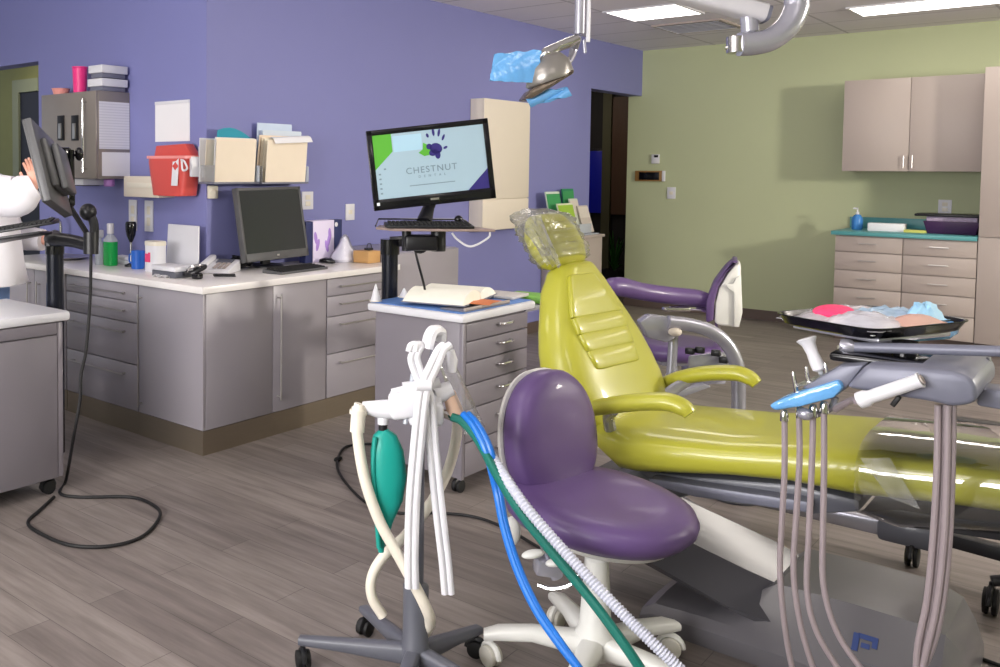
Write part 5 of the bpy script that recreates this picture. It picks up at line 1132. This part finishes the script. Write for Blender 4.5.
# tray with supplies
TZ2 = 1.10
T0, T1, T2 = Zp(790.5, 316.5, TZ2), Zp(911, 337, TZ2), Zp(950, 316, TZ2)
tex, tey = (T1-T0), (T2-T1); M = frame((T0+T2)/2-V((0, 0, .03)), tex, tey); tl_w = tex.length; M3_ = M.to_3x3()
tl_d = abs((M3_ @ V((0, 1, 0))).dot(tey))*.97; tl_w *= .95
t = thing('instrument_tray', 'black instrument tray mounted above the grey delivery unit', 'tray', M.translation)
def rrect(w, d, z, n=7): return ring(M @ V((0, 0, z)), M3_ @ V((w/2, 0, 0)), M3_ @ V((0, d/2, 0)), n, 44)
MB().loft([rrect(tl_w*.86, tl_d*.9, 0), rrect(tl_w*.9, tl_d*.93, .004), rrect(tl_w*.975, tl_d*.975, .026), rrect(tl_w*1.0, tl_d*1.0, .028), rrect(tl_w*1.0, tl_d*1.0, .031), rrect(tl_w*.965, tl_d*.965, .030), rrect(tl_w*.9, tl_d*.93, .008)]).build('pan', m_blackg, t, smooth=30)
MB().box((0, 0, -.008), (tl_w*.8, tl_d*.7, .014), .004, M=M).build('underside_plate', m_silver, t)
MB().box((0, 0, -.028), (.09, .09, .026), .006, M=M).build('clamp', m_black, t)
def heap(name, u, v, w, d, h, m, lab, cat, seed, amp=.012, z0=.009, n=10, alpha_th=.0015):
    rg = random.Random(seed); G = []
    for i in range(n):
        row = []
        for j in range(n):
            a, b = -1+2*i/(n-1), -1+2*j/(n-1); r2 = min(1, a*a+b*b)
            row.append(M @ V((u+a*w/2+rg.uniform(-.003, .003), v+b*d/2+rg.uniform(-.003, .003), z0+h*(1-r2)**.7+rg.uniform(0, amp)*(1.2-r2))))
        G.append(row)
    return tag(MB().sheet(G, alpha_th).build(name, m, smooth=45), lab, cat)
uw, vd = tl_w/2, tl_d/2
m_pouch = mat('clear_pouch', (236, 232, 240), .15, alpha=.5, spec=.8, bump=.4, bscale=30)
heap('paper_liner', 0, 0, tl_w*.84, tl_d*.86, .012, m_paper, 'white paper liner covering the bottom of the black tray', 'paper', 1, .003, n=6)
heap('sterile_pouch', -uw*.42, 0, tl_w*.56, tl_d*.88, .028, m_pouch, 'clear pouch around the pink gauze at the left of the black tray', 'pouch', 2, .01, .012, 16)
tag(MB().ell(M @ V((-uw*.4, -vd*.3, .036)), (.052, .075, .02), k=24, h=12).build('pink_gauze', mat('pink_cotton', (250, 70, 120), .8, bump=.5, bscale=60)), 'bright pink cotton ball pad inside the clear pouch on the tray', 'gauze')
heap('sterile_pouch', uw*.15, vd*.1, tl_w*.55, tl_d*.85, .034, mat('pale_blue_pouch', (176, 204, 232), .25, var=.2, scale=25, alpha=.9, bump=.5, bscale=25), 'pale blue wrinkled instrument pouch in the middle of the black tray', 'pouch', 5, .014, .012, 18)
heap('sterile_pouch', uw*.34, -vd*.45, tl_w*.6, tl_d*.46, .024, m_pouch, 'clear crumpled pouch at the front right of the black tray', 'pouch', 8, .012, .02, 16)
heap('face_mask', uw*.62, vd*.35, tl_w*.2, tl_d*.3, .035, mat('mask_blue', (160, 208, 240), .6, var=.1, bump=.4, bscale=30), 'light blue folded face mask standing up at the back of the tray', 'mask', 9, .02, .03, 14)
heap('tissue_roll', uw*.76, vd*.0, tl_w*.22, tl_d*.4, .02, mat('tan_rolls', (206, 164, 152), .6), 'tan cotton pad at the right end of the black tray', 'pad', 11, .006, .03, 7)
# blue wrap under the tray
rg = random.Random(4)
wrp = []
for i, (px, w, h) in enumerate(((898, .02, .008), (906, .06, .02), (922, .09, .028), (940, .1, .03), (952, .08, .032), (957, .05, .026))):
    c = Yp(px, 335-.02*(px-898)-i*1.3, 3.1); wrp.append([p+V((0, rg.uniform(-.002, .002), rg.uniform(-.002, .002))) for p in ring(c, V((0, w, 0)), ZV*h*.8, 2.4, 20)])
tag(MB().loft(wrp).build('wrapped_bundle', m_blue, smooth=50), 'blue film-wrapped bundle hanging under the right end of the black tray', 'bundle')
# white suction tips held in the unit
c0, c1 = dp(820, 371, .08), dp(806, 338, .08); ax = (c1-c0).normalized(); L_ = (c1-c0).length
t = thing('suction_tip', 'white flared suction tip standing upright in the holder left of tray', 'suction tip', c0)
MB().lathe(c0, [(.009, 0), (.016, .005), (.017, L_*.2), (.0145, L_*.55), (.017, L_*.8), (.026, L_*.97), (.02, L_)], 20, axis=ax).build('sleeve', m_white, t)
MB().lathe(c0-ax*.02, [(.005, 0), (.007, .019)], 12, axis=ax).build('tip', m_clearhose, t)
c0, c1 = dp(858, 401, -.03), dp(921, 380, -.03); ax = (c1-c0).normalized(); L_ = (c1-c0).length
t = thing('suction_tip', 'white tubular suction handle lying across the front of the grey delivery unit', 'suction tip', c0)
MB().lathe(c0, [(.012, -.002), (.02, .002), (.021, .02), (.0165, .03), (.0165, L_*.95), (.0185, L_*.97), (.0185, L_)], 20, axis=ax).build('tube', m_white, t)
MB().lathe(c0+ax*(L_+.0005), [(.012, 0), (.012, .004)], 16, axis=ax).build('end_plug', m_lamw, t)
tag(MB().tube(spl([c0-ax*.002, c0+V((-.02, .05, -.01)), dp(846, 403, .05), dp(835, 409, .08)], 5), .009, 8).build('suction_hose', m_tanhose), 'short taupe hose joining the lying suction handle to the holder', 'hose')
# clear plastic flap hanging by the leg cushion
tag(MB().sheet([[Yp(860+10*i+6*j, 458+8*j+3*i*(j*.25), 2.93+.01*math.sin(i*2+j)) for j in range(6)] for i in range(4)], .0015).build('plastic_flap', m_clear), 'clear plastic flap hanging from the leg end of the lime chair', 'plastic sheet')

# ================================================================== WHEELED FOOT STAND behind the chair
RY = 4.1
def rp(x, y, o=0.): return Yp(x, y, RY+o)
t = thing('rolling_stand', 'silver-railed rolling stand base with black casters behind the chair foot end', 'stand base', (-.9, RY, 0))
MB().prism([V((-1.75, RY, .085)), V((-.72, RY, .085)), V((-.72, RY, .15)), V((-1.75, RY, .125))], (0, .05, 0), .01).build('rail', m_silver, t)
MB().prism([V((-.75, RY-.03, .075)), V((-.56, RY-.03, .075)), V((-.56, RY-.03, .165)), V((-.75, RY-.03, .165))], (0, .11, 0), .02).build('hub_block', m_greyd, t)
MB().prism([V((-.56, RY, .105)), V((.5, RY-.15, .105)), V((.5, RY-.15, .16)), V((-.56, RY, .155))], (0, .06, 0), .008).build('cross_leg', m_black, t)
casters(t, [rp(912, 566)*1, V((-1.7, RY+.02, 0)), V((-.24, RY+.02, 0))], .042)
q = V((-.05, RY-.05, 0))
MB().lathe(q, [(.05, .16), (.035, .18), (.03, .2), (.03, .60), (.02, .61)]).build('column', m_black, t)
MB().prism([rp(930, 425, -.2), rp(1010, 440, -.2), rp(1010, 428, -.2), rp(940, 418, -.2)], (0, .08, 0), .006).prism([V((-.3, RY-.2, .6)), V((.1, RY-.2, .6)), V((.1, RY-.2, .63)), V((-.3, RY-.2, .63))], (0, .3, 0), .006).build('top_bracket', m_black, t)
fc = Zp(990, 614); t = thing('foot_control', 'black wheeled stool leg with large caster at the lower right picture edge', 'stool base', (fc.x+.2, fc.y+.05, 0))
casters(t, [fc, V((fc.x+.45, fc.y+.2, 0))], .045)
MB().tube(spl([V((fc.x, fc.y, .115)), V((fc.x+.1, fc.y+.03, .14)), V((fc.x+.25, fc.y+.06, .15)), V((fc.x+.45, fc.y+.2, .115))], 5), [.018, .022, .025, .02], 12).lathe((fc.x+.25, fc.y+.07, .13), [(.05, 0), (.05, .04), (.03, .05), (.03, .35)]).build('leg', m_black, t)
tag(MB().tube(spl([Zp(940, 645, .006), Zp(960, 650, .006), Zp(985, 660, .006), Zp(1030, 676, .006)], 5), .006, 8).build('power_cord', m_rubber), 'black cord on the floor right of the dental chair base', 'cord')

# ================================================================== ASSISTANT STOOL and ARM
AD = 5.1
ac = Zp(674, 343, .53); ac = V((ac.x, ac.y, 0))
t = thing('assistant_stool', 'purple stool with white back shell and curved arm pad behind the chair', 'stool', ac)
tips = [(ac.x+.27*math.cos(.3+k*2*PI/5), ac.y+.27*math.sin(.3+k*2*PI/5)) for k in range(5)]
stool_base(t, ac, tips, .1, m_stone2, m_stone2, m_stone2, .03, .03)
MB().lathe(ac, [(.045, .07), (.05, .12), (.04, .14), (.04, .35), (.025, .36), (.025, .47)]).build('column', m_stone2, t)
MB().loft([ring(ac+V((0, 0, z)), RH*w, FH*w, 2.2, 32) for z, w in ((.455, .2), (.465, .235), (.49, .26), (.52, .262), (.54, .245), (.548, .2), (.546, .1))]).build('seat', m_purv, t, smooth=70)
MB().box(ac+V((0, 0, .435)), (.22, .22, .03), .008, rot=(0, 0, -YAW)).box(ac+RH*.17+V((0, 0, .36)), (.2, .14, .1), .012, rot=(0, 0, -YAW)).build('mechanism', m_silver, t)
def a5(x, y, d=AD): return Dp(x, y, d)
rd = Dp(724, 300, 1)-CAMP; rd = V((rd.x, rd.y, 0)).normalized()
shell = [(741, 265), (736, 263.5), (728, 273), (719, 288), (715, 303), (714, 322), (718, 325.5), (739, 328), (741, 310)]
MB().prism([a5(x, y, AD-.13) for x, y in shell], rd*.26, .014).build('back_shell', m_stone2, t, smooth=50)
MB().prism([a5(x, y, AD-.135) for x, y in ((737, 277), (741, 275), (742.5, 312), (739, 327), (734, 326), (734, 292), (728, 288), (727, 284), (733, 284))], rd*-.012, .003).build('shell_rib', m_stone2, t, smooth=40)
MB().prism([a5(x, y, AD-.15) for x, y in ((739, 262), (735, 260.5), (725, 269), (713, 285), (706, 302), (706, 323), (713.3, 321), (714.3, 303), (718.5, 287), (727.5, 272), (735.5, 263))], rd*.3, .012).build('backrest', m_purv, t, smooth=60)
MB().tube(spl([a5(604, 291, 4.85), a5(611, 287, 4.87), a5(622, 287, 4.9), a5(642, 291.5, 4.95), a5(670, 295.5, 5.0), a5(696, 298, 5.02), a5(707, 301, 5.03)], 6), [.03, .05, .055, .05, .05, .05, .045], 16, flat=.95).build('arm_pad', m_purv, t, smooth=70)
MB().tube(spl([a5(670, 309, 5.0), a5(700, 308, 5.02), a5(716, 318, 5.05), a5(718, 338, 5.1), ac+RH*.22+V((0, 0, .44))], 5), .016, 10).box(a5(676, 309, 5.0), (.14, .05, .02), .005, rot=(0, 0, -YAW)).build('arm_rod', m_chrome, t)

t = thing('instrument_post', 'silver bent tube arm with bracket rising behind the lime chair', 'dental unit', Zp(738, 470))
def a4(x, y, d=4.2): return Dp(x, y, d)
foot = a4(738, 440); foot2 = V((foot.x, foot.y, .0))
MB().tube(spl([a4(668, 322), a4(690, 325), a4(710, 331), a4(726, 343), a4(736, 362), a4(738.5, 385), a4(738, 440)], 6)+[V((foot.x, foot.y, .06))], .031, 16).build('tube', m_silver, t, smooth=60)
MB().lathe(foot2, [(.11, .001), (.115, .01), (.1, .035), (.035, .045), (.033, .07)]).build('foot', m_greyd, t)
MB().prism([a4(640, 322), a4(650, 315), a4(674, 318), a4(676, 338), a4(668, 343), a4(648, 338)], FH*.06, .01).build('bracket', m_silver, t)
MB().tube([a4(674, 318, 4.25), a4(673, 345, 4.25), a4(670, 392, 4.25)], .022, 12).build('post', m_silver, t)
MB().ell(a4(675, 332, 4.18), (.03, .03, .02), rot=(0, 0, -YAW)).build('knuckle', mat('cream_knuckle', (214, 204, 190), .4), t)
MB().prism([a4(690, 356, 4.3), a4(733, 352, 4.3), a4(735, 378, 4.3), a4(700, 388, 4.3), a4(688, 372, 4.3)], FH*.02, .006).build('instrument_plate', m_silver, t)
for px, py in ((690, 351), (700, 350), (716, 353), (724, 360)): MB().box(a4(px, py, 4.28), (.04, .03, .03), .006).build('instrument_clip', m_black, t)
MB().prism([a4(655, 398, 4.2), a4(705, 384, 4.2), a4(712, 387, 4.2), a4(670, 402, 4.2)], FH*.05, .006).build('lower_link', m_silver, t)

# ================================================================== OVERHEAD LIGHT
OD = 3.4
def o3(x, y, d=OD): return Dp(x, y, d)
pt = o3(579.5, 34)
t = thing('operating_light', 'ceiling-hung dental light with blue film-wrapped handles', 'dental light', (pt.x, pt.y, o3(550, 105).z))
MB().cyl((pt.x, pt.y, pt.z), (pt.x, pt.y, CZ-.02), .019, k=20).lathe((pt.x, pt.y, CZ-.03), [(.09, 0), (.1, .01), (.1, .029)]).build('drop_pole', m_silver, t)
c = o3(588, 20); MB().tube([o3(588, 42), V((c.x, c.y, c.z+.2)), V((c.x, c.y, CZ-.03))], .008, 8).build('side_cable', m_white, t)
MB().cyl(o3(584, 40), o3(585, 53), .006).build('lock_pin', m_silver, t)
MB().tube(spl([o3(578, 38), o3(568, 43), o3(558, 47), o3(547, 54), o3(540, 60)], 5), [.016, .02, .018, .026, .014], 12).build('yoke_arm', m_chrome, t)
MB().tube(spl([o3(578, 38, 3.45), o3(574, 48, 3.5), o3(571, 58, 3.48), o3(565, 66, 3.45)], 5), [.014, .016, .012, .012], 10).build('yoke_arm', m_silver, t)
hc = o3(548, 74); la_ = (o3(568, 70)-o3(527, 84)).normalized(); lu = (UP - la_*UP.dot(la_)).normalized(); lf = la_.cross(lu)
Rm = Matrix((la_, lu, lf)).transposed()
dome = MB()
dome.loft([[hc+la_*(x+dx)*1.0+lu*y+lf*z for x, y, z in pts_] for dx, pts_ in ((0, [(.085*math.cos(a), -.03, .075*math.sin(a)) for a in [2*PI*k/24 for k in range(24)]]), (0, [(.092*math.cos(a), -.02, .08*math.sin(a)) for a in [2*PI*k/24 for k in range(24)]]), (.01, [(.08*math.cos(a), .03, .072*math.sin(a)) for a in [2*PI*k/24 for k in range(24)]]), (.018, [(.05*math.cos(a), .062, .046*math.sin(a)) for a in [2*PI*k/24 for k in range(24)]]), (.02, [(.015*math.cos(a), .072, .014*math.sin(a)) for a in [2*PI*k/24 for k in range(24)]]))])
dome.build('lamp_head', mat('lamp_grey', (150, 146, 142), .3, .5), t, smooth=60)
lh = MB(); lh.prism([hc+la_*x+lu*y-lf*.06 for x, y in ((-.125, -.058), (-.1, -.07), (-.03, -.055), (.075, -.03), (.08, -.016), (-.09, -.034))], lf*.12, .008).build('lens_housing', mat('bronze_lens', (112, 100, 90), .25, .5, var=.3, scale=40), t)
g1 = [[o3(494+3.6*j-.35*i, 54-.25*j+(27+.4*j)*i/13, OD-.03+.004*math.sin(.35*i+.25*j)+.0018*math.sin(1.3*j-.9*abs(i-6)+.2*i*j*.3)) for j in range(14)] for i in range(14)]
MB().sheet(g1, .012).build('wrapped_handle', m_blue, t, smooth=70)
g2 = [[o3(525+3.4*j+.5*i, 98-.95*j+(10-.9*abs(j-6)*.6)*i/9, OD-.02+.008*math.sin(.8*i+.5*j)) for j in range(13)] for i in range(10)]
MB().sheet(g2, .012).build('wrapped_handle', m_blue, t, smooth=70)

# overhead arm at the top
ED = 2.9
def o4(x, y, d=ED): return Dp(x, y, d)
t = thing('overhead_arm', 'silver ceiling arm with J-shaped tube and flat beam at the top edge', 'ceiling arm', o4(750, 50))
up4 = o4(797, 0)
MB().tube(spl([V((up4.x, up4.y, CZ-.02)), V((up4.x, up4.y, up4.z+.25)), o4(797, -6), o4(795, 12), o4(786, 28), o4(771, 39), o4(755, 43.5), o4(739, 44.5)], 7), .037, 18).build('j_tube', m_silver, t, smooth=60)
MB().lathe((up4.x, up4.y, CZ-.035), [(.09, 0), (.1, .01), (.1, .034)]).build('ceiling_plate', m_silver, t)
MB().prism([o4(738, 38), o4(750, 28), o4(756, 29), o4(763, 42)], FH*.05, .008).cyl(o4(750, 32, 2.92), o4(749, 17, 2.92), .026).build('knuckle', m_silver, t)
MB().cyl(o4(736, 37), o4(736, 53), .028).box(o4(733, 48), (.04, .03, .012), .003).build('end_cap', m_chrome, t)
b0, b1 = o4(763, 14, 2.92), o4(650, -14.5, 2.95)
ex_ = (b1-b0).normalized()
MB().loft([ring(b0+ex_*a, (UP-ex_*UP.dot(ex_)).normalized()*.029, ex_.cross(UP)*.045, 4, 24) for a in (0, .004, (b1-b0).length+.6)]).build('beam', mat('beam_grey', (204, 202, 208), .35), t, smooth=50)
MB().loft([ring(b0-ex_*a, (UP-ex_*UP.dot(ex_)).normalized()*.026, ex_.cross(UP)*.042, 4, 24) for a in (.0005, .012)]).build('beam_cap', m_slate, t, smooth=50)

# ================================================================== LIGHT
def area(name, loc, rot, sx, sy, power, col):
    l = bpy.data.lights.new(name, 'AREA'); l.shape = 'RECTANGLE'; l.size = sx; l.size_y = sy; l.energy = power; l.color = col
    o = bpy.data.objects.new(name, l); COL.objects.link(o); o.location = loc; o.rotation_euler = rot; return o
area('window_daylight', (WX+.12, 6.2, 2.3), (0, PI/2, 0), .45, .5, 250, (1, .93, .83))
area('front_fill', (-2.0, -2.38, 1.7), (PI/2+.42, 0, 0), 3.0, 1.4, 330, (1, .97, .97))  # added fill from behind the viewer, tilted up to brighten the ceiling
w = bpy.data.worlds.new('world'); SC.world = w; w.use_nodes = True
bg = w.node_tree.nodes['Background']; bg.inputs['Color'].default_value = (.8, .88, 1, 1); bg.inputs['Strength'].default_value = .6
SC.view_settings.view_transform = 'Standard'; SC.view_settings.look = 'None'; SC.view_settings.gamma = 1; SC.view_settings.use_curve_mapping = False
SC.view_settings.exposure = -0.15

# look-alikes share a group
GR = {'paper_folder': 'folders in the wall pockets', 'file_pocket': 'wall file pockets', 'wall_socket': 'white wall sockets', 'brochure': 'brochures in the clear holder',
      'mobile_cart': 'rolling drawer carts', 'sterile_pouch': 'pouches on the black tray', 'suction_tip': 'suction tips on the delivery unit', 'prophy_cone': 'white cones on the middle cart',
      'supply_box': 'boxed packets on the dispenser cabinet', 'notice_sheet': 'papers on the dispenser cabinet side', 'computer_monitor': 'computer monitors', 'keyboard': 'black keyboards',
      'power_cord': 'black floor cords', 'storage_cabinet': 'low storage cabinets'}
for o in COL.objects:
    if o.parent is None and o.get('label') and not o.get('group'):
        b = o.name.split('.')[0]
        if b in GR: o['group'] = GR[b]
        elif b == 'base_cabinet': o['group'] = 'taupe drawer cabinets' if 'taupe' in o['label'] else 'grey base cabinets under the white worktop'
        elif b == 'ceiling_light' and 'panel' in o['label']: o['group'] = 'lit ceiling panels in view'
